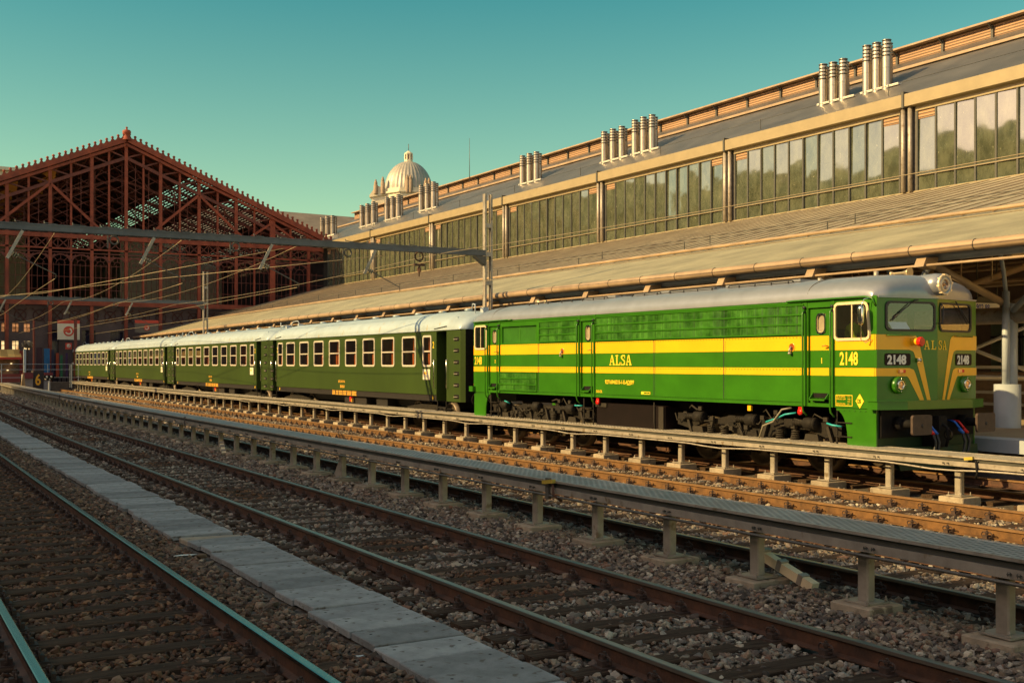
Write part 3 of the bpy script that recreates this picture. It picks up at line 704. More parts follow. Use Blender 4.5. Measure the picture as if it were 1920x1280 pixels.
# gabled pavilion on the left shoulder
b.prism([dpt(700,372,3),dpt(740,368,3),dpt(740,440,3),dpt(700,440,3)],(s*4,c*4,0))
b.prism([dpt(696,374,3.4),dpt(742,367,3.4),dpt(742,364,3.4),dpt(709,352,3.4),dpt(696,371,3.4)],(s*4,c*4,0))
b.build('pavilion',m_palest,dome)
for x,y in ((708,352),(721,347),(768,346),(774,346),(802,352),(808,352)):
    b=MB(); p=dpt(x,y,3.4 if x<740 else 5.4); h=dz(y-7)-dz(y)
    b.lathe((p[0],p[1],0),[(.5,dz(368)),(.5,p[2]),(.38,p[2]),(.42,p[2]+h*.5),(.32,p[2]+h*.95),(.2,p[2]+h*1.1),(.22,p[2]+h*1.4),(.001,p[2]+h*1.6)],n=8); b.build('statue',M('weathered_stone',(.28,.21,.14),.85,var=.2),dome)
# rows of taller houses on the rising ground farther back
random.seed(9)
y=-70; i=0; m_hill=M('hill_house_wall',(.45,.37,.24),.85,var=.25,vs=.12); tn=['narrow','wide','plain','tall','squat','long','stepped','faded','bright','dull','old','new','weathered','smooth','sooty','light','mottled','warm','cool','blank']
while y<460:
    w=random.uniform(14,26); h=random.uniform(39,47) if 40<y<175 else random.uniform(45,57); t=thing('hillside_block','%s %s block on the rising ground behind the apartment row, mirrored in the hall glass'%(tn[i%20],('house','tenement')[i//20]),'apartment block',(-102,y,0)); i+=1
    b=MB(); b.box(-112,-95,y,y+w-1,-.3,h); b.box(-108,-97,y+3,y+w*.5,h,h+random.uniform(1,3)); b.build('wall',m_hill,t)
    b=MB(); b.add([(-113,y-.3,h),(-94.5,y-.3,h),(-94.5,y+w-.7,h),(-113,y+w-.7,h),(-104,y+w*.4,h+2.6),(-104,y+w*.6,h+2.6)],[(0,1,4),(1,2,5,4),(2,3,5),(3,0,4,5)]); b.build('roof',m_slate,t)
    b=MB()
    for f in range(int((h-32)/3.2)):
        q=y+1.5
        while q<y+w-3: b.box(-95.03,-94.97,q,q+1.3,31+f*3.2,33+f*3.2); q+=2.9
    b.build('window',M('hill_window',(.05,.05,.05),.15,var=.2),t); y+=w
# ---- town blocks across the yard, behind the viewer: they shade the near tracks and are mirrored in the hall glass ----
random.seed(3)
y=-60
m_tw=M('town_wall',(.30,.22,.15),.85,var=.2,vs=.4); m_tg=M('town_window',(.03,.035,.04),.1,var=.2)
i=0
tones=['ochre','grey','rose','buff','brown','cream','tan','sand','pale','umber','dun','stone','white','yellow','dark','red','beige','olive','blue','amber']
while y<430:
    w=random.uniform(26,38); h=random.choice([27.9,28.2,28.4,28.0]); 
    t=thing('town_block','%s plastered apartment block across the yard from the hall, shading the near tracks'%tones[i],'apartment block',(-46,y,0)); i+=1
    b=MB(); b.box(-54,-40,y,y+w-.01,-.3,h-2.2); wl=b.build('wall',m_tw,t)
    b=MB(); b.box(-54,-40.2,y,y+w-.01,h-2.2,h-.6); b.box(-40.2,-39.6,y,y+w-.01,h-2.2,h+.0)
    q=y+2
    while q<y+w-3: b.box(-47,-45.8,q,q+1.1,h-.6,h+random.uniform(.6,2.0)); q+=random.uniform(4,9); b.build('roof',m_slate,t)
    b=MB()
    for f in range(7):
        q=y+1.3
        while q<y+w-2: b.box(-40.02,-39.97,q,q+1.2,2.5+f*3.4,4.6+f*3.4); q+=2.6
    b.build('window',m_tg,t); y+=w
# ================= TRACKS =================
GA=.87   # half the distance between rail heads
def railprof():
    return [(-.036,0),(-.036,-.028),(-.010,-.045),(-.010,-.135),(-.07,-.150),(-.07,-.160),(.07,-.160),(.07,-.150),(.010,-.135),(.010,-.045),(.036,-.028),(.036,0),(.028,.004),(-.028,.004)]
def rail_ob(parent,xf,y0,y1,web,head):
    b=MB(); ys=[]; y=y0
    while y<y1: ys.append(y); y+=2. if y<40 else 4
    ys.append(y1); ms=[1]+[0]*9+[1]*4
    b.sweep(railprof(),xf,ys,ms=ms); return b.build('rail',[web,head],parent)
def sleeper_mesh():
    ms=[]
    for k in range(4):
        rr=random.Random(k+5); b=MB(); n=7
        vs=[]
        for i in range(n):
            x=-1.32+2.64*i/(n-1); w=.12+rr.uniform(-.006,.006); z=-.158+rr.uniform(-.004,.002)
            vs+=[(x,-w,-.38),(x,-w,z-.012),(x,-w+.015,z),(x,w-.015,z),(x,w,z-.012),(x,w,-.38)]
        fs=[]
        for i in range(n-1):
            for q in range(5): fs.append((i*6+q,(i+1)*6+q,(i+1)*6+q+1,i*6+q+1))
        fs+= [(0,1,2,3,4,5),tuple(6*(n-1)+q for q in (5,4,3,2,1,0))]
        b.add(vs,fs); me=bpy.data.meshes.new('sleeper'); me.from_pydata(b.v,[],b.f); me.materials.append(m_wood); me.polygons.foreach_set('use_smooth',[False]*len(me.polygons)); me.update(); ms.append(me)
    return ms
SLM=sleeper_mesh()
def clip_mesh():
    b=MB(); b.box(-.19,.19,-.075,.075,-.162,-.146)
    for sx in (-1,1):
        x=.115*sx; b.cyl((x,0,-.15),(x,0,-.035),.013,6); b.lathe((x,0,0),[(.001,-.052),(.026,-.054),(.026,-.075),(.001,-.078)],n=6,smooth=False)
        b.box(x-.045,x+.045,-.035,.035,-.146,-.10)
        for sy in (-1,1): b.ring((x,sy*.047,-.095),.034,.0085,'x',8,4)
        b.bar((x,-.055,-.128),(x,.055,-.128),.03,.02)
    me=bpy.data.meshes.new('rail_fastening'); me.from_pydata(b.v,[],b.f); me.materials.append(m_clip); me.polygons.foreach_set('use_smooth',[False]*len(me.polygons)); me.update(); return me
CLM=clip_mesh()
TR=[] # (centre fn, y0, y1, name...)
def track(label,cx,y0,y1,xf,web,head,clips=True,first=2.):
    t=thing('railway_track',label,'railway track',(cx,0,0),group=None)
    for s in (-1,1): rail_ob(t,lambda y,s=s: cx+s*GA+xf(y),y0,y1,web,head)
    y=first; k=0; rest=MB()
    while y<y1-.3:
        x=cx+xf(y); rz=-(xf(y+1)-xf(y))
        if k<100:
            o=bpy.data.objects.new('sleeper',SLM[k%4]); COL.objects.link(o); o.parent=t; o.location=(x-cx,y,0); o.rotation_euler=(0,0,rz+random.uniform(-.012,.012))
            if clips:
                for s in (-1,1):
                    c_=bpy.data.objects.new('rail_fastening',CLM); COL.objects.link(c_); c_.parent=o; c_.location=(s*GA,0,0)
        else: rest.box(x-1.3,x+1.3,y-.12,y+.12,-.38,-.16)
        y+=.62; k+=1
    if rest.v: tag(rest.build('sleeper',m_wood,t),kind='stuff')
    TR.append((cx,xf,first,y1)); return t
track('nearest railway track at lower left with bright worn rail heads and dark sleepers',2.0-.02,-4,117,sh1,m_rustd,m_head,first=5.2)
track('second railway track between the pale slab path and the near walkway',6.0,-4,117,sh1,m_rustd,m_headm,first=3.4)
track('dark railway track running just behind the near walkway',10.05,-4,117,sh1,m_rustd,m_headm,first=3.0)
track('orange rusty sunlit railway track with spiky clips, ending at the buffer stop',14.15,-4,104,lambda y:.7*sh2(y),m_rust,m_headr,first=6.0)
track('railway track in shadow under the green train',18.05,2,113,lambda y: 0 if y<30 else .00016*(y-30)**2,m_rustd,m_headr,clips=False,first=8.0)

# ================= ELEVATED CABLE WALKWAYS =================
def deck_mat(name,col,col2):
    m=M(name,col,.55,.12,var=.3,vs=1.3); t=m.node_tree; b=t.nodes['Principled BSDF']
    tc=t.nodes.new('ShaderNodeTexCoord'); mp=t.nodes.new('ShaderNodeMapping'); mp.inputs['Scale'].default_value=(1,1,0); t.links.new(tc.outputs['Object'],mp.inputs[0])
    br=t.nodes.new('ShaderNodeTexBrick'); br.inputs['Scale'].default_value=1; br.inputs['Brick Width'].default_value=.085; br.inputs['Row Height'].default_value=.065
    br.inputs['Mortar Size'].default_value=.02; br.inputs['Mortar Smooth'].default_value=.3; br.offset=.5
    t.links.new(mp.outputs[0],br.inputs[0]); old=b.inputs['Base Color'].links[0].from_socket
    mm=t.nodes.new('ShaderNodeMix'); mm.data_type='RGBA'; mm.inputs[6].default_value=(*col2,1); t.links.new(br.outputs['Fac'],mm.inputs[0]); t.links.new(old,mm.inputs[7]); t.links.new(mm.outputs[2],b.inputs['Base Color'])
    bp=t.nodes.new('ShaderNodeBump'); bp.inputs['Strength'].default_value=.8; bp.inputs['Distance'].default_value=.012; t.links.new(br.outputs['Fac'],bp.inputs['Height']); t.links.new(bp.outputs[0],b.inputs['Normal'])
    return m
m_deck=deck_mat('studded_deck',(.32,.31,.28),(.10,.095,.09))
m_deck2=deck_mat('studded_deck_pale',(.50,.46,.36),(.13,.10,.08))  # paler, warmer copy of the deck colour for the far walkway
def walkway(name,label,x0,w,xf,y0,y1,posts,deck,postside,top=.63,bow=False,cable=None,breaks=()):
    t=thing(name,label,'walkway',(x0,y0,0))
    ys=[y0]; 
    while ys[-1]<y1-2: ys.append(ys[-1]+1.5)
    ys.append(y1)
    b=MB(); b.sweep([(.025,top-.012),(w-.025,top-.012),(w-.025,top),(.025,top)],lambda y:x0+xf(y),ys); b.build('deck',deck,t)
    for side in (0,1):
        s=1 if side==0 else -1; xs=x0 if side==0 else x0+w
        b=MB()
        prof=[(s*.03,top+.006),(-s*.006,top+.004),(-s*.006,top-.026),(s*.03,top-.034),(s*.03,top-.082),(-s*.002,top-.088),(-s*.002,top-.172),(s*.03,top-.180),(s*.05,top-.180),(s*.05,top-.02)]
        b.sweep(prof,lambda y:xs+xf(y),ys,ms=[0,0,1,1,1,0,0,0,0,0])
        if side==0:
            for yy in [y0+.7+1.5*k for k in range(int(min(y1-y0,45)/1.5))]:
                for d in (-.045,.045): b.cyl((x0+xf(yy)-.035,yy+d,top-.13),(x0+xf(yy)+.01,yy+d,top-.13),.009,6,1); b.lathe((x0+xf(yy)-.028,yy+d,top-.13),[(.02,-.004),(.02,.006)],axis='x',n=6,m=1)
        b.build('side_beam',[m_galv,m_mull],t,fix=True)
    if cable:
        b=MB(); pts=[]
        yy=y0+.5
        while yy<y1-1:
            pts.append((x0-.015+xf(yy),yy,top-.205-(.05*max(0,math.sin(yy*1.1))**3 if cable>1 else .0))); yy+=.5
        b.tube(pts,.017,6); b.build('cable_pipe',m_galv if cable>1 else m_galvd,t)
    for k,yy in enumerate(posts):
        x=x0+postside+xf(yy); j=random.uniform(-.02,.02); b=MB(); h=.055
        pr=[(-h,-h),(h,-h),(h,h*.55),(h*.6,h*.55),(h*.6,-h*.55),(-h*.6,-h*.55),(-h*.6,h*.55),(-h,h*.55)]
        b.prism([(x+p,yy+q,-.045) for p,q in ((-h,-h*.9),(-h*.7,-h*1.15),(h*.7,-h*1.15),(h,-h*.9),(h,h),(-h,h))],(0,0,top-.18))
        pl=k
        b.add([(x-.15,yy-.15,-.065),(x+.15,yy-.15,-.065),(x+.15,yy+.15,-.06),(x-.15,yy+.15,-.06),(x-.15,yy-.15,-.048),(x+.15,yy-.15,-.048),(x+.15,yy+.15,-.045),(x-.15,yy+.15,-.045)],[(4,5,6,7),(0,1,5,4),(1,2,6,5),(2,3,7,6),(3,0,4,7),(3,2,1,0)])
        if yy<45:
            for sx in (-.125,.125):
                for sy in (-.125,.125): b.cyl((x+sx,yy+sy,-.05),(x+sx,yy+sy,.005),.008,6); b.lathe((x+sx,yy+sy,0),[(.016,-.045),(.016,-.03),(.001,-.03)],n=6,smooth=False)
        p=b.build('post',m_galv,t)
        b=MB(); a=.25+random.uniform(-.015,.015); c_=.24+random.uniform(-.015,.015); b.bbox(x-a,x+a,yy-c_,yy+c_,-.36,-.068+random.uniform(-.008,.003),.012); b.build('footing',m_conc,p)
    return t
Pn=[1.46+1.5*k for k in range(69)]
wn=walkway('cable_walkway','near raised steel walkway with studded blue grey deck on a row of short posts',8.06,.62,sh1,-4,102,Pn,m_deck,.23,cable=1)
Pf=[3.65+1.5*k for k in range(71)]
wf=walkway('cable_walkway','far sunlit steel walkway on short posts directly in front of the train',16.12,.75,sh2,3.0,109.5,Pf,m_deck2,.28,top=.64,cable=2)
# end clamps / joints
for y in (12.8,33,60): b=MB(); x=8.06+sh1(y); b.box(x-.03,x+.02,y-.04,y+.04,.38,.66); b.build('joint_plate',m_galvd,wn)
b=MB(); x=8.03+sh1(12.6); b.bar((x,12.62,.63),(x-.02,12.85,.6),.06,.05); b.build('yellow_clamp',M('yellow_paint_dull',(.45,.33,.04),.6),wn)
b=MB(); b.tube([(x,12.65,.6),(x-.02,12.6,.45),(x+.05,12.5,.37)],.018,6); b.build('clamp_hook',m_rustd,wn)
b=MB(); x=16.1+sh2(12); b.bar((x,12.15,.63),(x-.02,12.3,.61),.06,.05); b.build('yellow_clamp',MT['yellow_paint_dull'],wf)
b=MB(); b.tube([(x,12.1,.6),(x-.02,12.06,.38),(x,12.1,.3)],.02,6); b.build('clamp_hook',m_dark,wf)
b=MB(); yy=20.96; x=8.29+sh1(yy)
b.prism([(x-.03,yy+.1,-.06),(x-.03,yy+.42,-.06),(x-.03,yy+.08,.32)],(.03,0,0)); b.build('gusset',m_galv,wn)
# pale posts leaning against the walkway
def leaner(x,y,p1,label):
    t=thing('fallen_bollard',label,'marker post',(x,y,-.15)); d=Vector(p1)
    b=MB(); b.bar((0,0,.03),d,.10,.10,0); b.build('body',M('pale_bollard',(.85,.74,.50),.5,var=.1),t,local=True)
    for k in (.2,.55,.85): b=MB(); q=d*k; b.bar(q-d.normalized()*.03+V(0,0,.03),q+d.normalized()*.03+V(0,0,.03),.115,.115,0); b.build('band',m_galv,t,local=True)
    b=MB(); q=d.normalized(); b.bar(d-q*.01+V(0,0,0),d+q*.05,.085,.085); b.build('cap',M('ochre_cap',(.45,.33,.12),.6),t,local=True)
leaner(8.62,8.4,(-.02,.85,.3),'pale cream plastic post leaning on the ballast beside the dark rail')
leaner(8.30,28.6,(.02,.35,.30),'short cream post propped against a distant walkway footing')

# ================= CONCRETE SLAB PATH =================
random.seed(11)
y=5.6; first=None; k=0; step=0
base=None
while y<62:
    ln=.52 if y<30 else .56
    if abs(y-15.0)<.28 or abs(y-33)<.3: y+=ln; k+=1; step=(.25 if y<20 else .1); continue
    off=(0 if y<9.9 else (.09 if y<14.8 else (-.06 if y<19 else .03)))
    cx=4.08+sh1(y)*1.05+off*.5+random.uniform(-.03,.03); wdt=.42+(0 if y<14.8 else .02)
    if base is None:
        b=MB(); b.bbox(-.42,.42,-.252,.252,-.06,0,.008)
        for sx in (-.3,.3): b.lathe((sx,.1,0),[(.001,.0012),(.014,.0012)],n=8,m=1)
        base=b.build('concrete_slab',[m_slab,m_dark]); o=base
    else: o=base.copy(); COL.objects.link(o)
    o.location=(cx,y,-.115+random.uniform(-.008,.010)); o.rotation_euler=(random.uniform(-.012,.012),random.uniform(-.015,.015),-sh1(y)/y*1.5+random.uniform(-.02,.02)); o.scale=(1,ln/.52,1)
    tag(o,'grey concrete slab laid in the long path between the first and second tracks','slab','concrete slabs of the path',kind='thing'); y+=ln+.006
# spill slab half buried where the path steps sideways
b=MB(); b.bbox(-.42,.42,-.2,.2,-.06,0,.01); o=b.build('concrete_slab',m_conc); o.location=(4.25,15.1,-.155); o.rotation_euler=(.02,.03,.06)
tag(o,'brownish slab sunk lower than the others at the step in the path','slab')

# ================= BALLAST STONES =================
rng=np.random.default_rng(5)
def ico():
    p=(1+5**.5)/2; v=np.array([(-1,p,0),(1,p,0),(-1,-p,0),(1,-p,0),(0,-1,p),(0,1,p),(0,-1,-p),(0,1,-p),(p,0,-1),(p,0,1),(-p,0,-1),(-p,0,1)],float); v/=np.linalg.norm(v[0])
    f=np.array([(0,11,5),(0,5,1),(0,1,7),(0,7,10),(0,10,11),(1,5,9),(5,11,4),(11,10,2),(10,7,6),(7,1,8),(3,9,4),(3,4,2),(3,2,6),(3,6,8),(3,8,9),(4,9,5),(2,4,11),(6,2,10),(8,6,7),(9,8,1)]); return v,f
IV,IF=ico()
def rnd_templates(n):
    out=[]
    for i in range(n):
        v=IV.copy()*rng.uniform(.62,1.12,(12,1)); 
        # flatten against random planes for chipped facets
        for q in range(3):
            d=rng.normal(size=3); d/=np.linalg.norm(d); h=rng.uniform(.38,.6); s=v@d; v=v-np.outer(np.maximum(s-h,0),d)
        v*=np.array([rng.uniform(.85,1.35),rng.uniform(.75,1.1),rng.uniform(.5,.8)]); out.append(v)
    return np.array(out)
TP=rnd_templates(24)
def np_sh1(y): return np.where(y>0,.00022*y*y+.004*y,0)
def np_sh2(y): return np.where(y>0,.0001*y*y,0)
def np_bed(x):
    return -.225+.075*np.exp(-((x-8.15)/.65)**2)+.03*np.exp(-((x-12.1)/.7)**2)+.03*np.exp(-((x-3.3)/.9)**2)
def scatter(y0,y1,dens,size,xr=(-3,16.3)):
    n=int((xr[1]-xr[0])*(y1-y0)*dens); x=rng.uniform(*xr,n); y=rng.uniform(y0,y1,n); sz=size*rng.lognormal(0,.25,n)
    xw=x+np.where(x<11.5,np_sh1(y),np.where(x>13,np_sh2(y),np_sh1(y)*(13-x)/1.5+np_sh2(y)*(x-11.5)/1.5))
    # visible wedge with margin
    c,s=math.cos(TH),math.sin(TH); X=c*xw-s*y; Y=s*xw+c*y; keep=(Y>2.5)&(X/Y>-.64)&(X/Y<.80)&(2100*2.45/Y+682<1480)
    # keep clear of rails, sleepers, footings and slabs
    for cx,xf,f0,yend in TR:
        xo=x-cx; 
        if cx>16: continue
        inr=np.abs(np.abs(xo)-GA)<.085; keep&=~inr
        ph=(y-f0)%.62; on=((ph<.13)|(ph>.49))&(np.abs(xo)<1.28)&(y>f0-.3); keep&=~(on&(rng.random(n)<(.82 if cx>8 else (.60 if cx<3 else .74))))
    keep&=~((np.abs(x-4.09)<.47)&(y>5.2)&(y<62))
    for xp,P0 in ((8.29,1.46),(16.40,3.65)):
        ph=(y-P0)%1.5; on=((ph<.27)|(ph>1.23))&(np.abs(x-xp)<.29)&(y>P0-.3); keep&=~on
    x,y,xw,sz=x[keep],y[keep],xw[keep],sz[keep]; n=len(x)
    z=np_bed(x)+sz*.18+rng.uniform(-.012,.02,n)
    for cx,xf,f0,yend in TR:   # between the sleepers the stones sit slightly lower
        m=(np.abs(x-cx)<1.25); z[m]+=(.024 if cx>3 else .012)
    ti=rng.integers(0,len(TP),n); v=TP[ti]*sz[:,None,None]*.5
    a,b_,c2=rng.uniform(0,2*PI,n),rng.normal(0,.35,n),rng.normal(0,.35,n)
    ca,sa,cb,sb,cc,sc=np.cos(a),np.sin(a),np.cos(b_),np.sin(b_),np.cos(c2),np.sin(c2)
    Rm=np.empty((n,3,3)); Rm[:,0,0]=ca*cb;Rm[:,0,1]=ca*sb*sc-sa*cc;Rm[:,0,2]=ca*sb*cc+sa*sc;Rm[:,1,0]=sa*cb;Rm[:,1,1]=sa*sb*sc+ca*cc;Rm[:,1,2]=sa*sb*cc-ca*sc;Rm[:,2,0]=-sb;Rm[:,2,1]=cb*sc;Rm[:,2,2]=cb*cc
    v=np.einsum('nij,nkj->nki',Rm,v)+np.stack([xw,y,z],1)[:,None,:]
    return v.reshape(-1,3),x,y
vs=[];tx=[];ty=[]
for args in ((3,10,640,.066),(10,17,480,.070),(17,28,320,.074),(28,45,150,.090),(45,70,60,.12),(70,100,26,.16)):
    v,x,y=scatter(*args); vs.append(v); tx.append(x); ty.append(y)
vs=np.concatenate(vs); tx=np.concatenate(tx); ty=np.concatenate(ty); ns=len(tx)
me=bpy.data.meshes.new('ballast_stones'); me.vertices.add(len(vs)); me.vertices.foreach_set('co',vs.astype(np.float32).ravel())
nf=ns*20; idx=(IF[None]+(np.arange(ns)*12)[:,None,None]).reshape(-1).astype(np.int32)
me.loops.add(nf*3); me.loops.foreach_set('vertex_index',idx); me.polygons.add(nf); me.polygons.foreach_set('loop_start',np.arange(0,nf*3,3,dtype=np.int32))
at=me.attributes.new('tone','FLOAT','POINT'); at.data.foreach_set('value',np.repeat(rng.random(ns),12).astype(np.float32))
# brown oily dust close to the nearest track, greyer stone elsewhere
br=1.0*np.exp(-((tx-6.05)/.5)**2)*np.clip((np.sin(ty*.7)+np.sin(ty*1.9+1)-.1)*1.5,0,1)+np.clip(1.25-np.abs(tx-2.0)/2.6,0,1)*.95+np.clip(1-np.abs(tx-6)/1.1,0,1)*.15+rng.uniform(-.15,.15,ns)
at=me.attributes.new('grime','FLOAT','POINT'); at.data.foreach_set('value',np.repeat(np.clip(br,0,1),12).astype(np.float32))
me.polygons.foreach_set('use_smooth',np.zeros(nf,dtype=bool)); me.update(calc_edges=True); me.validate()
m=bpy.data.materials.new('crushed_stone'); m.use_nodes=True; t=m.node_tree; bs=t.nodes['Principled BSDF']; bs.inputs['Roughness'].default_value=.85
a1=t.nodes.new('ShaderNodeAttribute'); a1.attribute_name='tone'; a2=t.nodes.new('ShaderNodeAttribute'); a2.attribute_name='grime'
cr=t.nodes.new('ShaderNodeValToRGB'); e=cr.color_ramp.elements; e[0].color=(.045,.038,.032,1); e[1].position=1; e[1].color=(.50,.44,.33,1)
for p,c_ in ((.2,(.13,.095,.075,1)),(.42,(.22,.17,.115,1)),(.6,(.13,.12,.105,1)),(.78,(.33,.28,.20,1)),(.87,(.20,.10,.06,1)),(.93,(.30,.27,.23,1))): q=e.new(p); q.color=c_
t.links.new(a1.outputs['Fac'],cr.inputs[0]); mm=t.nodes.new('ShaderNodeMix'); mm.data_type='RGBA'; mm.blend_type='MULTIPLY'; mm.inputs[7].default_value=(.52,.30,.17,1)
nz=t.nodes.new('ShaderNodeTexNoise'); nz.inputs['Scale'].default_value=60; nz.inputs['Detail'].default_value=3; tc=t.nodes.new('ShaderNodeTexCoord'); t.links.new(tc.outputs['Object'],nz.inputs[0])
m3=t.nodes.new('ShaderNodeMix'); m3.data_type='RGBA'; m3.blend_type='OVERLAY'; m3.inputs[0].default_value=.5
t.links.new(a2.outputs['Fac'],mm.inputs[0]); t.links.new(cr.outputs[0],mm.inputs[6]); t.links.new(mm.outputs[2],m3.inputs[6]); t.links.new(nz.outputs['Fac'],m3.inputs[7]); t.links.new(m3.outputs[2],bs.inputs['Base Color'])
me.materials.append(m); ob=bpy.data.objects.new('ballast',me); COL.objects.link(ob); tag(ob,'crushed grey brown stone ballast filling the yard between the tracks','ballast',kind='stuff')
print('stones',ns)

# ================= OVERHEAD LINE =================
def gantry(y,xpost,label,ptop,blabel=None):
    t=thing('catenary_gantry',label,'gantry',(xpost,y,0))
    for dx in (-.16,.16):
        b=MB(); s=1 if dx>0 else -1
        b.prism([(xpost+dx,y-.09,-.3),(xpost+dx,y+.09,-.3),(xpost+dx+s*-.07,y+.09,-.3),(xpost+dx+s*-.07,y+.07,-.3),(xpost+dx+s*-.02,y+.07,-.3),(xpost+dx+s*-.02,y-.07,-.3),(xpost+dx+s*-.07,y-.07,-.3),(xpost+dx+s*-.07,y-.09,-.3)],(0,0,ptop+.3))
        b.build('post_channel',m_galv,t,fix=True)
    b=MB(); z=.9
    while z<ptop-.2: b.box(xpost-.15,xpost+.15,y-.1,y+.1,z,z+.16); z+=1.05
    b.build('batten_plate',m_galv,t)
    b=MB()
    for yy in (y-.13,y+.13):
        b.box(-4,xpost-.16,yy-.03,yy+.03,6.33,6.37); b.box(-4,xpost-.16,yy-.03,yy+.03,6.17,6.21); b.box(-4,xpost-.16,yy-.012,yy+.012,6.21,6.33)
    x=-3.8; k=0
    while x<xpost-.4: b.bar((x,y-.13,6.41),(x+.4,y+.13,6.41),.05,.02); b.cyl((x,y-.13,6.42),(x,y-.13,6.46),.015,5); x+=.8
    b.build('beam',M('beam_grey',(.13,.14,.15),.55,.3,var=.25,vs=2),t)
    b=MB(); b.prism([(xpost-.6,y-.16,6.14),(xpost-.16,y-.16,6.14),(xpost-.16,y-.16,5.8)],(0,.3,0)); b.build('knee_plate',m_galvd,t)
    b=MB(); b.box(-4.1,-3.8,y-.15,y+.15,-.3,7.2); b.build('far_post',m_galv,t)
    for tx_,xw in ((4.4,5.7),(8.2,9.6),(12.0,13.7),(15.7,17.4)):
        b=MB(); b.bar((tx_,y-.16,6.14),(tx_-.42,y-.16,5.3),.09,.05,up=(0,1,0)); b.build('drop_arm',m_galv,t)
        b=MB(); d=V(1.3,0,-.62)
        p=V(tx_-.38,y-.16,5.5); b.lathe((0,0,0),[(.001,0)],n=3) if 0 else None
        for q in range(3): b.tube([p+d.normalized()*(.12+q*.07),p+d.normalized()*(.15+q*.07)],[.085,.05],10)
        b.build('insulator',m_cream,t)
        b=MB(); b.tube([p,p+d,p+d+V(0,0,-.12)],.018,6); b.build('steady_arm',m_galvd,t)
    b=MB(); x=17.0
    for xx in (7.0,10.8,14.7,): b.ring((xx,y-.1,6.0),.13,.03,'y',10,5); b.box(xx-.2,xx-.16,y-.12,y-.08,5.75,6.14)
    b.build('wire_clamp',m_galvd,t); return t
g1=gantry(36,20.25,'tall grey twin channel catenary mast with long beam crossing over the coaches',8.45)
b=MB(); y=36; x=17.45
b.ring((x,y,6.02),.16,.03,'y',10,5); b.box(x-.2,x+.2,y-.04,y+.04,5.68,5.76); b.ring((x,y,5.55),.1,.03,'x',10,5); b.cyl((x,y,5.3),(x,y,5.7),.02,6); b.build('pulley',m_rustd,g1)
gantry(74.8,20.45,'smaller distant catenary mast with beam over the middle coaches',8.35)
wires=[]; ARM={1.98:1.5,6.0:5.32,10.05:9.12,14.15:12.92}
def wire(label,pts,r=.011):
    b=MB(); b.tube(pts,r,5); o=b.build('overhead_wire',M('copper_wire',(.30,.24,.15),.5,.3),None); tag(o,label,'wire'); return o
def span(x0,xf,z,sag,ya=-30,pts=(0,)):
    P=[]; y=36. if x0<16 else ya; knots=[-3,36,74.8,113]
    while y<=113:
        a=max([k for k in knots if k<=y] or [-42]); b_=a+38.8; u=(y-a)/(b_-a)
        
        if x0<16: dx_=(ARM[x0]-x0-xf(36))*max(0,1-(y-36)/30); zz=(z-sag*4*u*(1-u)) if z>5.5 else z-.19*max(0,1-(y-36)/30)
        else: dx_=0; zz=z-sag*4*u*(1-u)
        P.append((x0+xf(y)+dx_,y,zz)); y+=2.5
    return P
nm=['nearest','second','third','fourth','train']
for i,(cx,xf) in enumerate(((1.98,sh1),(6.0,sh1),(10.05,sh1),(14.15,sh2),(18.05,sh2))):
    wire('%s track copper contact wire, the lower of its pair'%nm[i].capitalize(),span(cx,xf,4.95,0),.010)
    wire('%s track sagging copper carrier wire, the upper of its pair'%nm[i].capitalize(),span(cx,xf,6.15,.45 if i<4 else .2),.010)
wire('slanting wire dropping from the mast beam towards the left of the yard',[(16.2,36,6.0),(11.5,50,5.9),(6.5,74.8,6.1)],.012)
wire('long slanting wire crossing in front of the red gable',[(12.5,36,6.05),(8.0,58,5.6),(3.5,74.8,5.95)],.012)

# ================= FAR END OF THE YARD =================
bs_=thing('buffer_stop','dark concrete buffer stop bearing a yellow figure 6 at the end of the rusty track','buffer stop',(14.0,104.3,0))
for q in ((-1.2,-.42,1.3),(.45,1.0,1.1)): b=MB(); b.bbox(q[0],q[1],-.4,.9,-.3,q[2],.03); b.build('block',M('bluish_concrete',(.24,.23,.24),.85,var=.2),bs_,local=True)
b=MB(); b.box(-.40,.43,-.38,.9,-.3,1.6); b.build('panel',M('tar_panel',(.03,.022,.025),.7),bs_,local=True)
for q in ((-1.25,-.42),(.45,1.15)): b=MB(); b.box(*q,-.55,-.41,.95,1.45); b.build('buffer_beam',M('maroon_paint',(.16,.02,.03),.6),bs_,local=True)
my=M('signal_yellow',(.85,.42,.02),.5,var=.05)
text('figure',"6",1.30,my,bs_,(-.26,-.40,.40),(1,0,0),(0,0,1),.72,.03)
sg2=thing('ground_signal','small black ground signal with four white lamps on a pale post','signal',(14.3,100,0))
b=MB(); b.box(-.05,.05,-.05,.05,-.3,.80); b.build('post',m_white,sg2,local=True)
b=MB(); b.box(-.39,.39,-.06,.1,.80,1.25); b.build('head',m_dark,sg2,local=True)
for q,(x,z) in enumerate(((-.17,1.12),(.17,1.13),(-.25,.91),(.05,.91))):
    b=MB(); b.lathe((x,-.06,z),[(.001,-.03),(.09,-.02),(.09,.01)],axis='y',n=10); b.build('lamp',m_white if q<2 else m_galv,sg2,local=True)
ym=thing('triangular_marker','narrow ochre wedge marker with yellow foot left of the buffer stop','marker',(12.65,103,0))
b=MB(); b.add([(-.2,0,-.1),(.25,0,-.1),(.25,.3,-.1),(-.2,.3,-.1),(.05,.1,1.5),(.12,.1,1.5)],[(0,1,5,4),(1,2,5),(2,3,4,5),(3,0,4)]); b.build('wedge',M('ochre_wood',(.35,.22,.10),.7),ym,local=True)
b=MB(); b.box(-.45,.45,-.15,.35,-.25,-.02); b.build('foot',my,ym,local=True)
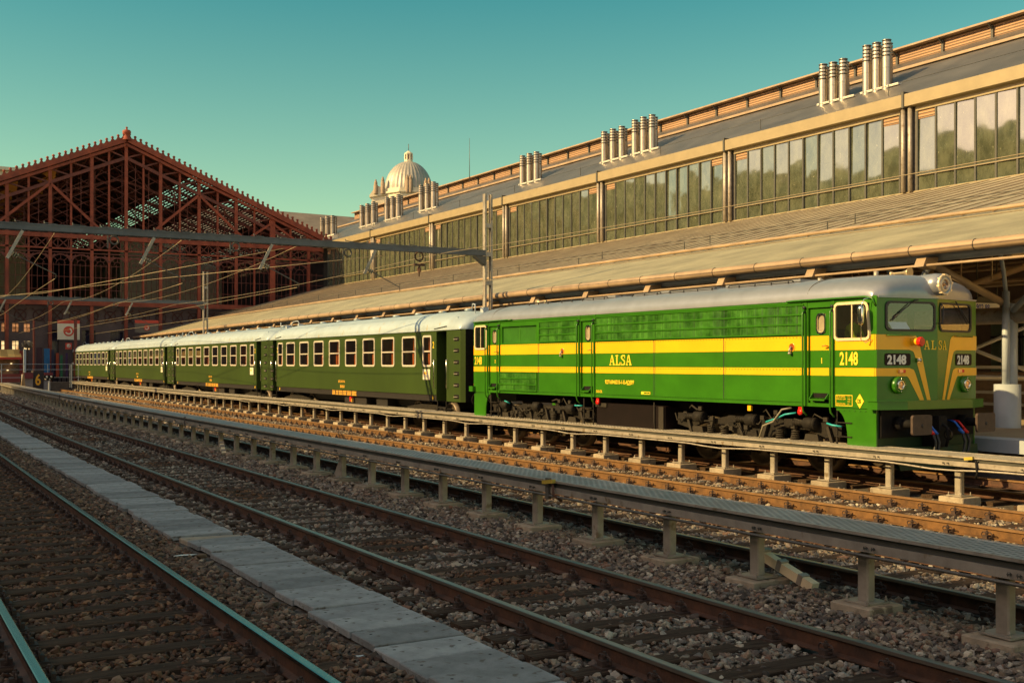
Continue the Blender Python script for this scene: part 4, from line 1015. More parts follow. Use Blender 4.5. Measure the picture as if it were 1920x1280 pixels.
def fence(x0,x1,y,label,zb=0):
    t=thing('pipe_railing',label,'railing',(x0,y,zb)); n=max(2,int((x1-x0)/1.6))
    for k in range(n+1):
        b=MB(); xx=(x1-x0)*k/n; b.bar((xx,0,-.2),(xx,0,1.9),.05,.05); b.build('post',m_bluegrey,t,local=True)
    b=MB()
    for z in (.7,1.4,1.88): b.bar((0,0,z),(x1-x0,0,z),.035,.035)
    b.build('rail',m_bluegrey,t,local=True)
fence(9.5,17.0,106.5,'pale blue pipe railing across the track ends',.3)
fence(16.9,18.0,105.0,'short pale blue railing beside the end of the last coach',.3)
def mast(x,y,h,label,mt,r=.18):
    t=thing('lamp_mast',label,'mast',(x,y,0)); b=MB(); b.box(-r/2,r/2,-r/2,r/2,-.3,h); b.build('pole',mt,t,local=True)
    b=MB(); b.box(-r,r,-r,r,-.3,.4); b.build('foot',mt,t,local=True)
mast(14.2,108,6.1,'thin red post standing left of the buffer stop number',m_redd,.16)
mast(17.7,108,6.3,'red post beside the white railway sign panel',m_redd,.24)
mast(13.3,107,3.5,'pale grey slim post near the striped awning',m_bluegrey,.2)
# sign panels with the red ring emblem
def ringlogo(par,cx,cz,R0,y,red,white):
    b=MB(); b.lathe((cx,y,cz),[(.001,-.02),(R0,-.02),(R0,0)],axis='y',n=28,smooth=False); b.build('emblem',red,par,local=True)
    b=MB(); n=16; vs=[]
    for i in range(n+1):
        a=R(200+230*i/n); 
        for rr in (R0*.68,R0*.40): vs.append((cx+rr*math.cos(a),y-.03,cz+rr*math.sin(a)))
    b.add(vs,[(2*i,2*i+1,2*i+3,2*i+2) for i in range(n)]); b.build('emblem_arc',white,par,local=True)
m_logo=M('sign_red',(.62,.06,.03),.5,var=.05); m_sgw=M('sign_cream',(.75,.66,.50),.5,var=.05)
def station_sign(x,y,z,w,h,label,big=True,dim=False):
    t=thing('station_sign',label,'sign',(x,y,z)); b=MB(); b.box(0,w,0,.12,0,h); b.build('board',(M('sign_cream_dim',(.16,.12,.09),.6) if dim else m_sgw) if big else m_logo,t,local=True)  # dim sign takes a darkened cream, its lack of light in the colour
    if big: b=MB(); b.box(0,w,-.01,.13,h+.003,h+.3); b.build('header',m_logo,t,local=True); ringlogo(t,w*.5,h*.52,h*.31,0,m_logo,m_sgw)
    else: ringlogo(t,w*.5,h*.55,h*.3,0,m_sgw,m_logo)
    b=MB(); b.box(w/2-.06,w/2+.06,.13,.9,h*.6,h*.8); b.build('bracket',m_dark,t,local=True)
station_sign(16.55,110.6,4.45,1.95,1.5,'large cream sign with red header and red ring emblem on the dim wall')
station_sign(17.25,110.6,3.55,.55,.6,'small square red sign with pale ring below the large cream sign',False)
station_sign(23.5,110.6,5.2,2.2,.9,'second cream emblem sign half hidden above the far end of the platform roof',True,True)
# striped awning kiosk
ks=thing('market_kiosk','kiosk with striped yellow awning under the lit windows at far left','kiosk',(9.6,109,0))
b=MB(); 
for k in range(14): b.poly([(-4+.55*k,0,2.8),(-4+.55*(k+1),0,2.8),(-4+.55*(k+1),1.3,3.5),(-4+.55*k,1.3,3.5)],k%2)
b.build('awning',[M('awning_yellow',(.75,.50,.16),.7,var=.05),M('awning_tan',(.55,.33,.10),.7,var=.05)],ks,local=True)
b=MB(); b.box(-4,3.7,-.02,.06,2.6,2.8); b.build('fringe',M('awning_red',(.5,.05,.03),.7),ks,local=True)
b=MB(); b.box(-4,3.6,.2,1.3,-.3,1.3); b.build('counter',M('kiosk_red',(.25,.04,.03),.6),ks,local=True)
b=MB(); b.box(-4,3.6,1.25,1.35,1.3,2.8); b.build('back_panel',M('kiosk_shop',(.22,.12,.06),.5,var=.8,vs=2),ks,local=True)
for q,(x,z) in enumerate(((2.9,2.2),(2.6,1.6),(1.9,1.5))):
    b=MB(); b.box(x,x+.14,1.1,1.2,z,z+.06); b.build('lamp',M('kiosk_lamp',(1,.8,.4),.5,emit=1.2),ks,local=True)
tc_=thing('round_bush','grey brown rounded leafless bush in front of the lit windows','bush',(13.9,110,0))
b=MB(); b.cyl((0,0,-.3),(0,0,3.8),.06,8); b.build('trunk',m_rustd,tc_,local=True)
b=MB()
for k in range(420):
    a=random.uniform(0,2*PI); u=random.uniform(-1,1); r=random.uniform(.28,.55); q=(1-u*u)**.5; p=V(r*1.0*q*math.cos(a),r*.8*q*math.sin(a),3.95+r*.6*u)
    d=V(random.gauss(0,1),random.gauss(0,1),random.gauss(0,1)).normalized()*.08; e=d.cross(V(random.gauss(0,1),random.gauss(0,1),random.gauss(0,1))).normalized()*.09; b.poly([p-d,p+e,p+d,p-e])
b.build('crown',M('dry_leaf',(.30,.24,.17),.8,var=.3),tc_,local=True)
# distant upright banners and doors behind the railing
for k,(x,w,h,col,lab) in enumerate(((13.35,.3,2.4,(.22,.03,.02),'dark red banner, first from the kiosk'),(15.5,.5,2.6,(.02,.12,.30),'blue banner hanging behind the railing'),(16.0,.25,2.5,(.02,.02,.05),'navy banner right of the blue one'),(16.4,.25,2.2,(.30,.05,.02),'orange red banner left of the small red sign'),(16.75,.2,2.0,(.03,.14,.07),'green banner below the small red sign'),(17.2,.2,2.2,(.06,.03,.09),'violet banner beside the red post'),(14.85,.5,2.7,(.05,.02,.03),'maroon banner left of the blue one'))):
    t=thing('upright_banner',lab,'banner',(x,109.6,0)); b=MB(); b.box(-w/2,w/2,0,.06,1,1+h); b.build('cloth',M('banner_%s'%lab.split()[0],col,.8,var=.2),t,local=True); b=MB(); b.box(-.04,.04,.08,.14,-.3,1+h); b.build('pole',m_dark,t,local=True)
# end platform the kiosk stands on
b=MB(); b.box(-30,17.5,107.2,112.5,-.29,.55); tag(b.build('concourse_floor',m_conc_d),kind='structure')
# litter
for k,(x,y,col,lab,sz) in enumerate(((9.0-.65,10.3,(.8,.78,.72),'crumpled white paper scrap on the stones near the walkway footing',.10),(2.95+.5,13.9,(.7,.68,.6),'flat white litter beside the nearest rail, upper piece',.16),(1.35,12.2,(.7,.68,.6),'flat pale litter between the nearest rails at left',.14),(3.28,5.9,(.6,.55,.05),'yellow scrap on the ballast at the bottom of the picture',.05),(3.5,8.4,(.7,.72,.7),'small white scrap beside the path edge',.05))):
    b=MB(); pts=[]
    for q in range(7): a=2*PI*q/7; r=sz*random.uniform(.6,1.1); pts.append((x+sh1(y)+r*math.cos(a)*.9,y+r*math.sin(a)*.45,np_bed(x).item()+.045+random.uniform(-.004,.012)))
    b.poly(pts); b.poly([(p[0],p[1],p[2]-.006) for p in pts][::-1]); o=b.build('litter',M('litter_%d'%k,col,.6,var=.1)); tag(o,lab,'litter')
# ================= GREEN AND YELLOW LOCOMOTIVE =================
# local frame: x across, y from the front (0) to the rear (15.5), z up
m_grn=M('green_loco_paint',(.030,.145,.005),.28,var=.18,vs=.9,coat=.15,bump=.10,bs=1.6,stretch=(1,1,1.5))
m_yel=M('yellow_loco_paint',(.88,.44,.010),.3,var=.08,vs=.9,coat=.3,bump=.10,bs=1.6)
m_silv=M('silver_roof_paint',(.30,.32,.36),.30,.40,var=.12,vs=1.4,bump=.05,bs=40)
m_rub=M('window_rubber',(.02,.02,.025),.5)
m_cframe=M('cream_window_frame',(.75,.62,.38),.4,.2,var=.05)
m_glass=glassy('cab_glass',(.62,.60,.50),.06,.02,.06)
m_glassf=glassy('windscreen_glass',(.62,.66,.8),.03,.015,.12)
m_bog=M('bogie_iron',(.010,.008,.006),.75,0,var=.5,vs=7,bump=.3,bs=40,col2=(.018,.014,.010),spec=.3)
m_bogl=M('dusty_bogie_iron',(.024,.019,.013),.75,.2,var=.3,vs=6)
m_wheel=M('wheel_steel',(.20,.16,.12),.45,.6,var=.3,vs=6)
m_yel2=M('lettering_yellow',(.90,.60,.03),.45,var=.03)
m_redl=M('red_lamp_paint',(.62,.015,.01),.35,var=.1)
m_lens=M('lamp_lens',(.75,.38,.15),.12,.2,var=.3,vs=15,spec=.8)
m_chrome=M('chrome',(.75,.72,.62),.15,1,var=.08)
m_teal=M('teal_hose',(.02,.35,.38),.45,var=.05)
m_hose=M('hose_grey',(.22,.20,.15),.5,var=.1)
m_gril=wave_mat('pleated_green_vent',(.05,.26,.02),(.008,.03,.004),5.2,'Y',.4,0,1,.25)
m_louvg=M('louvre_dark_backing',(.006,.025,.004),.6,var=.3)  # dark backing sheet, the shade between the slats put into its colour
m_slat=M('louvre_slat_green',(.035,.17,.012),.22,var=.5,vs=2.5,stretch=(1,1,1.2),col2=(.10,.34,.04))
LL=15.5; HW=1.45; ZB=1.35; ZT=3.49
loco=thing('diesel_locomotive','bright green and yellow diesel locomotive with silver roof, numbered 2148, leading the train','locomotive',(18.05,14.63,0),math.atan2(.15,15.47))
bands=[(ZB,1.97,0),(1.97,2.12,1),(2.12,2.47,0),(2.47,2.755,1),(2.755,ZT,0)]
doors=[(1.13,1.73),(9.19,9.75),(14.0,14.58)]
wins=[(.17,1.02,2.68,3.36),(14.72,15.4,2.66,3.33)]
body=MB()
for sx in (-1,1):
    holes=[(a,b_,1.42,3.32) for a,b_ in doors]+wins+[(11.92,13.82,2.80,3.28)]
    holed(body,[0,LL],[ZB,ZT],holes,(lambda u,z:(-HW,u,z)) if sx<0 else (lambda u,z:(HW,LL-u,z)),bands)
# rear end and floor/ceiling
holed(body,[-HW,HW],[ZB,ZT],[],lambda u,z:(-u,LL,z),bands)
body.poly([(-HW,0,ZB),(HW,0,ZB),(HW,LL,ZB),(-HW,LL,ZB)],2)
for y0_,y1_ in ((2.2,2.25),(14.7,14.75)): body.box(-1.44,1.44,y0_,y1_,ZB,3.49,2)
bd=body.build('body',[m_grn,m_yel,m_dark],loco,local=True)
# recessed doors
for a,b_ in doors:
    for sx in ((-1,) if 1 else (-1,1)):
        b=MB(); x=-HW+.05
        oz0,oz1=(2.80,3.20); oc=(a+b_)/2; ow=.115
        us=[a,oc-ow,oc+ow,b_]
        holed(b,us,[1.42,3.32],[(oc-ow,oc+ow,oz0,oz1)],lambda u,z:(x,u,z),[(ZB,1.97,0),(1.97,2.12,1),(2.12,2.47,0),(2.47,2.755,1),(2.755,ZT,0)])
        for u in (a,b_): b.poly([(-HW,u,1.42),(x,u,1.42),(x,u,3.32),(-HW,u,3.32)],0)
        b.poly([(-HW,a,3.32),(-HW,b_,3.32),(x,b_,3.32),(x,a,3.32)],0)
        b.box(x-.012,x+.0,a+.05,b_-.05,1.62,1.65,0)
        dr=b.build('door',[m_grn,m_yel],loco,local=True)
        b=MB(); b.poly([(x+.02,oc-ow,oz0),(x+.02,oc+ow,oz0),(x+.02,oc+ow,oz1),(x+.02,oc-ow,oz1)]); b.build('window',M('frosted_pane',(.32,.27,.18),.25,var=.2,vs=5),dr,local=True)
        b=MB(); o=rrect(oc-ow-.012,oc+ow+.012,oz0-.012,oz1+.012,.115,6); i_=rrect(oc-ow+.018,oc+ow-.018,oz0+.02,oz1-.02,.09,6)
        frame_of(b,o,i_,lambda u,z,d:(x-d,u,z),.02); b.build('window_frame',m_chrome,dr,local=True)
        b=MB(); b.tube([(x,a+.12,2.55),(x-.07,a+.12,2.56),(x-.08,a+.2,2.55)],.014,6); b.build('handle',MT['lamp_lens'] if 0 else M('orange_handle',(.70,.22,.02),.5),dr,local=True)
        # footstep pocket
        b=MB(); b.add([(x-.005,a+.1,1.53),(x-.005,b_-.1,1.53),(x-.13,b_-.1,1.50),(x-.13,a+.1,1.50)],[(0,1,2,3),(3,2,1,0)],0)
        b.box(x-.01,x-.002,a+.08,b_-.08,1.44,1.64,1); b.box(x-.13,x-.115,a+.1,b_-.1,1.47,1.505,0)
        b.prism([(x-.01,a+.08,1.50),(x-.13,a+.08,1.5),(x-.01,a+.08,1.63)],(0,.02,0),0); b.prism([(x-.01,b_-.1,1.50),(x-.13,b_-.1,1.5),(x-.01,b_-.1,1.63)],(0,.02,0),0)
        b.build('footstep',[m_grn,m_dark],dr,local=True)
        for u in (a-.06,b_+.07):
            zb_=1.23 if u<12 else 1.3
            b=MB(); b.tube([(-HW-.01,u,3.28),(-HW-.07,u,3.26),(-HW-.09,u,3.2),(-HW-.09,u,1.34),(-HW-.07,u,1.25),(-HW-.0,u-.03,1.16)],.019,8); b.build('handrail',m_grn,loco,local=True)
            b=MB(); b.box(-HW-.012,-HW,u-.045,u+.045,ZB,3.47); pz=1.45
            b.build('door_pillar',[m_grn],loco,local=True)
            b=MB(); b.lathe((-HW-.03,u,3.33),[(.001,-.03),(.03,-.03),(.03,.03),(.001,.03)],axis='x',n=8); b.lathe((-HW-.03,u,3.24),[(.001,-.02),(.022,-.02),(.022,.02),(.001,.02)],axis='x',n=8); b.build('handrail_boss',m_rub,loco,local=True)
# rivet rows
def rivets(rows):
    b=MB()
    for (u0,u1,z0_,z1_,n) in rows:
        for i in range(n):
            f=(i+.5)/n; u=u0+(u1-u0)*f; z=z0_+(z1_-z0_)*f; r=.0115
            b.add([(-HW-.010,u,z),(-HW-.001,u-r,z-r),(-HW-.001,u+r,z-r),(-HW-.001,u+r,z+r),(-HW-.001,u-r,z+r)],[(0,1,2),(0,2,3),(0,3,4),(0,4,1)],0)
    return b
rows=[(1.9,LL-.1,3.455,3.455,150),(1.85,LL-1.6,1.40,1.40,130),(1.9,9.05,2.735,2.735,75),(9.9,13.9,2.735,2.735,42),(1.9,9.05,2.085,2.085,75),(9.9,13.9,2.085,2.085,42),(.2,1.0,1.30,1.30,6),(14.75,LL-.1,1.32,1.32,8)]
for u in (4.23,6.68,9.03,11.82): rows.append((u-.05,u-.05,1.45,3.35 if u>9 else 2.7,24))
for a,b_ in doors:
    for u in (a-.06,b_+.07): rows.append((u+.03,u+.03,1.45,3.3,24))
o=rivets(rows).build('rivets',M('rivet_dark_green',(.03,.12,.01),.5,var=.2),loco,local=True); o['kind']='stuff'  # rivet heads get a slightly darker green than the body
# body seams and mouldings
b=MB()
for u in (4.23,6.68,9.11,11.82): b.box(-HW-.006,-HW,u-.008,u+.008,1.42,2.78)
b.build('panel_seam',m_rub,loco,local=True)
b=MB()
b.box(-HW-.018,-HW,1.9,14.0,3.415,3.43); b.box(-HW-.018,-HW,1.9,13.95,1.43,1.445); b.box(-HW-.02,-HW,1.85,14.0,ZB-.0,ZB+.012)
b.build('moulding',m_grn,loco,local=True)
# cab gutter
for u0,u1 in ((.0,2.3),(13.2,15.45)):
    b=MB(); b.tube([(-HW-.02,u1,3.47),(-HW-.05,u1-.2,3.475),(-HW-.05,u0+.25,3.475),(-HW-.035,u0+.08,3.44),(-HW-.02,u0+.02,3.3)] if u0<5 else [(-HW-.02,u0,3.47),(-HW-.05,u0+.2,3.475),(-HW-.05,u1,3.46)],.02,8); b.build('rain_gutter',m_grn,loco,local=True)
# side louvres: slats standing proud of a dark backing sheet inside a frame
def louvre(u0,u1,z0_,z1_,bars,name='louvre'):
    b=MB(); b.box(-HW-.004,-HW-.001,u0,u1,z0_,z1_); lv=b.build(name,m_louvg,loco,local=True)
    b=MB(); u=u0+.03; rr=random.Random(int(u0*100))
    while u<u1-.02:
        d=rr.uniform(.010,.030);  b.poly([(-HW-.005,u,z0_+.01),(-HW-.005-d,u+.022,z0_+.01),(-HW-.005-d,u+.022,z1_-.01),(-HW-.005,u,z1_-.01)]); u+=rr.uniform(.036,.05)
    b.build('slats',m_slat,lv,local=True)
    b=MB()
    for k in range(bars+2):
        z=z0_+(z1_-z0_)*k/(bars+1); b.box(-HW-.038,-HW-.004,u0-.02,u1+.02,z-.014,z+.014)
    b.box(-HW-.03,-HW-.004,u0-.03,u0,z0_-.015,z1_+.015); b.box(-HW-.03,-HW-.004,u1,u1+.03,z0_-.015,z1_+.015)
    b.build('louvre_frame',m_grn,lv,local=True)
louvre(1.86,9.05,2.80,3.39,2); louvre(9.9,11.74,2.81,3.36,2); louvre(11.9,13.9,1.44,1.96,2)
b=MB(); x=-HW+.10
u=11.92; z0_,z1_=2.80,3.28
while u<13.80:
    b.poly([(x,u,z0_),(x-.05,u+.034,z0_),(x-.05,u+.034,z1_),(x,u,z1_)]); b.poly([(x-.05,u+.034,z0_),(x,u+.068,z0_),(x,u+.068,z1_),(x-.05,u+.034,z1_)]); u+=.068
b.box(x-.06,x,12.85,12.87,z0_,z1_); b.poly([(-HW,11.92,3.28),(-HW,13.82,3.28),(x,13.82,3.28),(x,11.92,3.28)]); b.poly([(-HW,11.92,2.8),(x,11.92,2.8),(x,13.82,2.8),(-HW,13.82,2.8)])
for u in (11.92,13.82): b.poly([(-HW,u,2.8),(-HW,u,3.28),(x,u,3.28),(x,u,2.8)])
b.build('pleated_grille',M('leaf_green_paint',(.07,.26,.02),.35,var=.15),loco,local=True)
# filler holes
for u in (2.18,10.62):
    b=MB(); b.lathe((-HW-.004,u,2.54),[(.001,-.001),(.075,-.001),(.085,-.012),(.095,0)],axis='x',n=20,ms=[1,0,0]); fh=b.build('filler_recess',[m_yel,M('deep_orange',(.35,.07,.01),.5)],loco,local=True)
    b=MB(); b.tube([(-HW-.02,u,2.55),(-HW-.06,u+.01,2.48),(-HW-.05,u+.01,2.42)],.022,8); b.lathe((-HW-.05,u+.01,0),[(.001,2.395),(.04,2.40),(.035,2.43),(.001,2.44)],n=10); b.build('filler_cap',m_galv,fh,local=True)
# side windows
def side_window(u0,u1,z0_,z1_,slant,front):
    ins=lambda s:rrect(u0+s,u1-s,z0_+s,z1_-s,max(.09-s,.03),5)
    def sk(p):
        u,z=p
        if slant: u=u+ slant*max(0,(z-(z0_+.1)))/(z1_-z0_)*(1 if u<(u0+u1)/2 else 0)
        return (u,z)
    b=MB(); frame_of(b,[sk(p) for p in ins(-.035)],[sk(p) for p in ins(.02)],lambda u,z,d:(-HW-d,u,z),.022); 
    b.box(-HW-.012,-HW+.01,(u0+u1)/2-.012,(u0+u1)/2+.012,z0_+.01,z1_-.01); wf_=b.build('side_window',m_cframe,loco,local=True)
    b=MB(); b.poly([(-HW-.003,a,c2) for a,c2 in [sk(p) for p in ins(.015)]]); b.build('glass',m_glass,wf_,local=True)
side_window(.17,1.02,2.68,3.36,.07,True); side_window(14.72,15.4,2.66,3.33,0,False)
# mirror
b=MB(); b.tube([(-HW-.03,.10,3.45),(-HW-.16,.16,3.42),(-HW-.2,.2,3.28),(-HW-.2,.2,2.66),(-HW-.08,.2,2.60),(-HW-.02,.1,2.66)],.009,6); mr=b.build('mirror_arm',m_chrome,loco,local=True)
b=MB(); b.lathe((-HW-.2,.2,0),[(.001,2.93),(.05,2.95),(.062,3.0),(.062,3.24),(.05,3.29),(.001,3.31)],n=14); b.build('mirror',m_chrome,mr,local=True)
# ---- nose ----
VN=.22
def npt(x,z,off=0): return (x,-VN*(1-abs(x)/HW)-off,z)
nose=MB()
for s in (-1,1):
    w=(.07,1.25); us=[0,HW]
    def t3(u,z,s=s): return npt(s*u,z)
    tmp=MB(); holed(tmp,us,[.0+1.33,3.47],[(.09,1.22,2.85,3.36)],t3,[(2.05,2.12,0)])
    nose.add(tmp.v,[f if s>0 else f[::-1] for f in tmp.f])
nose.build('front_panel',m_grn,loco,local=True)
# corner rounding strips
b=MB()
for s in (-1,1): b.tube([(s*(HW-.045),.045,1.34),(s*(HW-.045),.045,3.47)],.048,14,0,caps=False)
b.build('corner_pillar',m_grn,loco,local=True)
# paint bands on the nose
def strip(s,pts,name,mt,off=.004):
    b=MB(); 
    P=[npt(s*x,z,off) for x,z in pts]; Q=[npt(s*x,z,off-.003) for x,z in pts]
    if s<0: P=P[::-1]
    b.poly(P if s>0 else P); return b.build(name,mt,loco,local=True)
for s in (-1,1):
    # upper chevron as two convex pieces + curve
    strip(s,[(1.47,2.47),(1.47,2.755),(.62,2.755),(.52,2.73),(.46,2.66),(.62,2.45),(.70,2.47)],'front_stripe',m_yel)
    strip(s,[(.62,2.451),(.46,2.661),(.17,1.50),(.255,1.50),(.54,2.33),(.58,2.42)],'front_stripe',m_yel,.0045)
    strip(s,[(1.47,1.97),(1.47,2.12),(.68,2.12),(.58,2.09),(.54,2.02),(.70,1.93),(.74,1.965)],'front_stripe',m_yel)
    strip(s,[(.70,1.931),(.54,2.021),(.33,1.50),(.43,1.50)],'front_stripe',m_yel,.0045)
    # side-turning piece of the bands over the rounded corner is carried by the band strips below
b=MB()
for z0_,z1_ in ((1.97,2.12),(2.47,2.755)):
    for s in (-1,1):
        n=10; vs=[]
        for i in range(n+1):
            a=R(90*i/n); x=s*(HW-.045+.0505*math.cos(a)); y=.045-.0505*math.sin(a); vs+= [(x,y,z0_),(x,y,z1_)]
        b.add(vs,[(2*i,2*i+2,2*i+3,2*i+1) if s>0 else (2*i,2*i+1,2*i+3,2*i+2) for i in range(n)])
b.build('corner_stripe',m_yel,loco,local=True)
# plates with numbers
m_plate=M('plate_maroon',(.018,.008,.008),.6,spec=.2); m_num=M('plate_white',(.72,.72,.66),.4,var=.05)
def ntext(body_,s,x0,z,size,mt,par,sx=1,off=0.0,y=.014):
    d=V(1,VN/HW*(1 if s>0 else -1),0) ; o=npt(x0,z,y); return text('lettering',body_,size,mt,par,o,d,(0,0,1),sx,off,.003)
for s in (-1,1):
    xa,xb=(-1.27,-.66) if s<0 else (.66,1.27)
    b=MB(); pts=rrect(xa,xb,2.17,2.40,.04,3); P=[npt(x,z,.010) for x,z in pts]; b.prism(P,(0,.008,0)); pl=b.build('number_plate',m_plate,loco,local=True,fix=True)
    ntext('2148',s,xa+.055,2.20,.235,m_num,pl,.95,.010,.014)
# ALSA across the fold
for s,ls,x0 in ((-1,'AL',-.335),(1,'SA',.03)):
    d=V(1,VN/HW*(1 if s>0 else -1),0); serif('lettering',ls,.175,m_yel2,loco,npt(x0,2.475,.006),d,(0,0,1),.95,.20)
# head lamps on the nose
for s in (-1,1):
    c_=npt(s*.97,1.80)
    b=MB(); b.lathe(c_,[(.165,.01),(.165,-.05),(.15,-.085),(.105,-.09),(.10,-.07),(.001,-.07)],axis='y',n=28); hl=b.build('headlight',m_grn,loco,local=True)
    b=MB(); b.lathe(c_,[(.095,-.071),(.095,-.10),(.068,-.105),(.062,-.085)],axis='y',n=24); b.build('headlight_ring',m_chrome,hl,local=True)
    b=MB(); b.lathe(c_,[(.066,-.086),(.04,-.094),(.001,-.097)],axis='y',n=20); b.build('lens',m_lens,hl,local=True)
    b=MB(); 
    for a in (0,90,270): b.tube([(c_[0]+.09*math.cos(R(a)),c_[1]-.09,c_[2]+.09*math.sin(R(a))),(c_[0]+.14*math.cos(R(a)),c_[1]-.10,c_[2]+.14*math.sin(R(a)))],.007,5)
    b.build('lens_clip',m_chrome,hl,local=True)
    b=MB(); q=npt(s*(.86 if s<0 else .86),2.06); b.box(q[0]-.10,q[0]-.0,q[1]-.035,q[1],2.03,2.09,1); b.box(q[0]+.0,q[0]+.07,q[1]-.035,q[1],2.03,2.09,0); b.build('tail_lamp',[m_redl,m_lens],loco,local=True)
    b=MB(); x0,x1=(s*.62,s*1.22); b.tube([npt(x0,2.74,.0),npt(x0,2.74,.06),npt(x1,2.74,.06),npt(x1,2.74,.0)],.013,6); b.build('grab_rail',m_grn,loco,local=True)
# red plug
q=npt(-.60,2.62); b=MB(); b.lathe(q,[(.075,0),(.07,-.14)],axis='y',n=14,m=1); b.lathe((q[0]+.0,q[1],q[2]-.0),[(.085,-.14),(.095,-.2),(.08,-.22),(.001,-.225)],axis='y',n=10,m=0,smooth=False); b.build('red_coupling_cap',[m_redl,m_yel],loco,local=True)
q=npt(-.50,2.27); b=MB(); b.box(q[0]-.04,q[0]+.04,q[1]-.05,q[1],2.23,2.31); b.lathe((q[0],q[1],2.27),[(.03,-.05),(.04,-.09),(.001,-.1)],axis='y',n=8); b.build('socket',m_chrome,loco,local=True)
# windscreens
for s in (-1,1):
    o_=rrect(.06,1.26,2.82,3.39,.11,5); i_=rrect(.10,1.21,2.86,3.35,.09,5)
    def sk(p): 
        x,z=p; return (x+( .06*(2.82-z)/.57*-1 if False else 0),z)
    b=MB(); f3=(lambda u,z,d,s=s:(npt(s*u,z,d))) 
    frame_of(b,o_,i_,f3,.02); wsf=b.build('windscreen',m_rub,loco,local=True,fix=True)
    b=MB(); P=[npt(s*x,z,.004) for x,z in i_]; b.poly(P if s>0 else P[::-1]); b.build('glass',m_glassf,wsf,local=True)
    b=MB(); x0=.75 if s<0 else .70; b.tube([npt(s*.62,3.40,.05),npt(s*(.62+ (.45 if s<0 else .42)*(1 if s<0 else 1)),3.08 if s<0 else 2.98,.045)],.010,5); b.tube([npt(s*(.5 if s<0 else .62)+(-.0),3.42,.03),npt(s*.62,3.40,.05)],.013,5)
    b.tube([npt(s*(.82),3.26,.035),npt(s*1.12,3.02,.03)],.012,5)
    b.build('wiper',m_rub,wsf,local=True)
b=MB(); b.tube([npt(-.02,2.98,.02),npt(.05,2.98,.08),npt(.07,3.10,.09),npt(.07,3.30,.09),npt(.03,3.38,.03)],.012,6); b.build('nose_handle',m_rub,loco,local=True)
# papers on the dash
b=MB(); b.add([(-1.08,-.05,2.86),(-.66,-.12,2.86),(-.66,-.02,3.0),(-1.08,.05,3.0)],[(0,1,2,3)]); b.build('papers',M('paper',(.8,.85,.9),.6,var=.05),loco,local=True)
# cab interior
b=MB(); b.box(-1.35,1.35,.10,.40,2.1,2.72); b.build('desk',M('cab_desk',(.05,.07,.06),.5),loco,local=True)
b=MB(); b.box(-1.40,1.40,2.05,2.15,1.4,3.45); b.build('cab_bulkhead',M('cab_bulkhead_paint',(.22,.17,.10),.7,var=.2),loco,local=True)
b=MB(); b.box(-1.1,-.6,1.0,1.5,2.1,2.2); b.box(-1.1,-.6,1.42,1.52,2.2,2.9); b.box(.5,1.0,1.0,1.5,2.1,2.2); b.box(.5,1.0,1.42,1.52,2.2,2.9); b.build('cab_seat',M('seat_blue',(.03,.05,.09),.7),loco,local=True)
# front platform beam
fr=[npt(-HW-.12,0,.02),npt(0,0,.25),npt(HW+.12,0,.02)]
b=MB(); P=[(-HW-.10,.12),(-HW-.10,-.10),(-.95,-.30),(.95,-.30),(HW+.10,-.10),(HW+.10,.12)]
b.prism([(x,y,1.35) for x,y in P],(0,0,.155)); b.build('front_beam',m_grn,loco,local=True,fix=True)
b=MB(); P2=[(x*1.012,y*1.03) for x,y in P]; b.prism([(x,y,1.495) for x,y in P2],(0,0,.012)); b.prism([(x,y,1.34) for x,y in P2],(0,0,.012)); b.build('beam_lip',m_grn,loco,local=True,fix=True)
# skirts and plough
def skirt(uf,ub,flip,name='corner_skirt'):
    pts=[]; 
    # outline: outer edge at uf, arc towards ub
    pts=[(uf,1.34),(uf,.42)]; 
    side=1 if ub>uf else -1
    inner=uf+side*.70; top=uf+side*.98
    pts+=[(inner,.42),(inner,.75)]
    for i in range(7):
        a=R(90*i/6); pts.append((inner+side*.28*(1-math.cos(a)),.75+.55*math.sin(a)))
    pts.append((top,1.34))
    
    for q in (-1,1): b=MB(); b.prism([(q*(HW-.01),u,z) for u,z in pts],(-q*.03,0,0)); b.build(name,m_grn,loco,local=True,fix=True)
skirt(.02,1,0); skirt(LL-.02,14,0)
b=MB(); b.prism([(-1.42,.03,.42),(1.42,.03,.42),(1.42,.03,1.33),(-1.42,.03,1.33)],(0,.04,0)); b.prism([(-1.42,.0,.42),(1.42,.0,.42),(1.15,-.30,.20),(-1.15,-.30,.20)],(0,.03,0)); b.prism([(-1.15,-.30,.20),(1.15,-.30,.20),(1.2,-.22,.62),(-1.2,-.22,.62)],(0,.03,0)); b.build('snow_plough',M('plough_dark_green',(.008,.03,.004),.7),loco,local=True,fix=True)
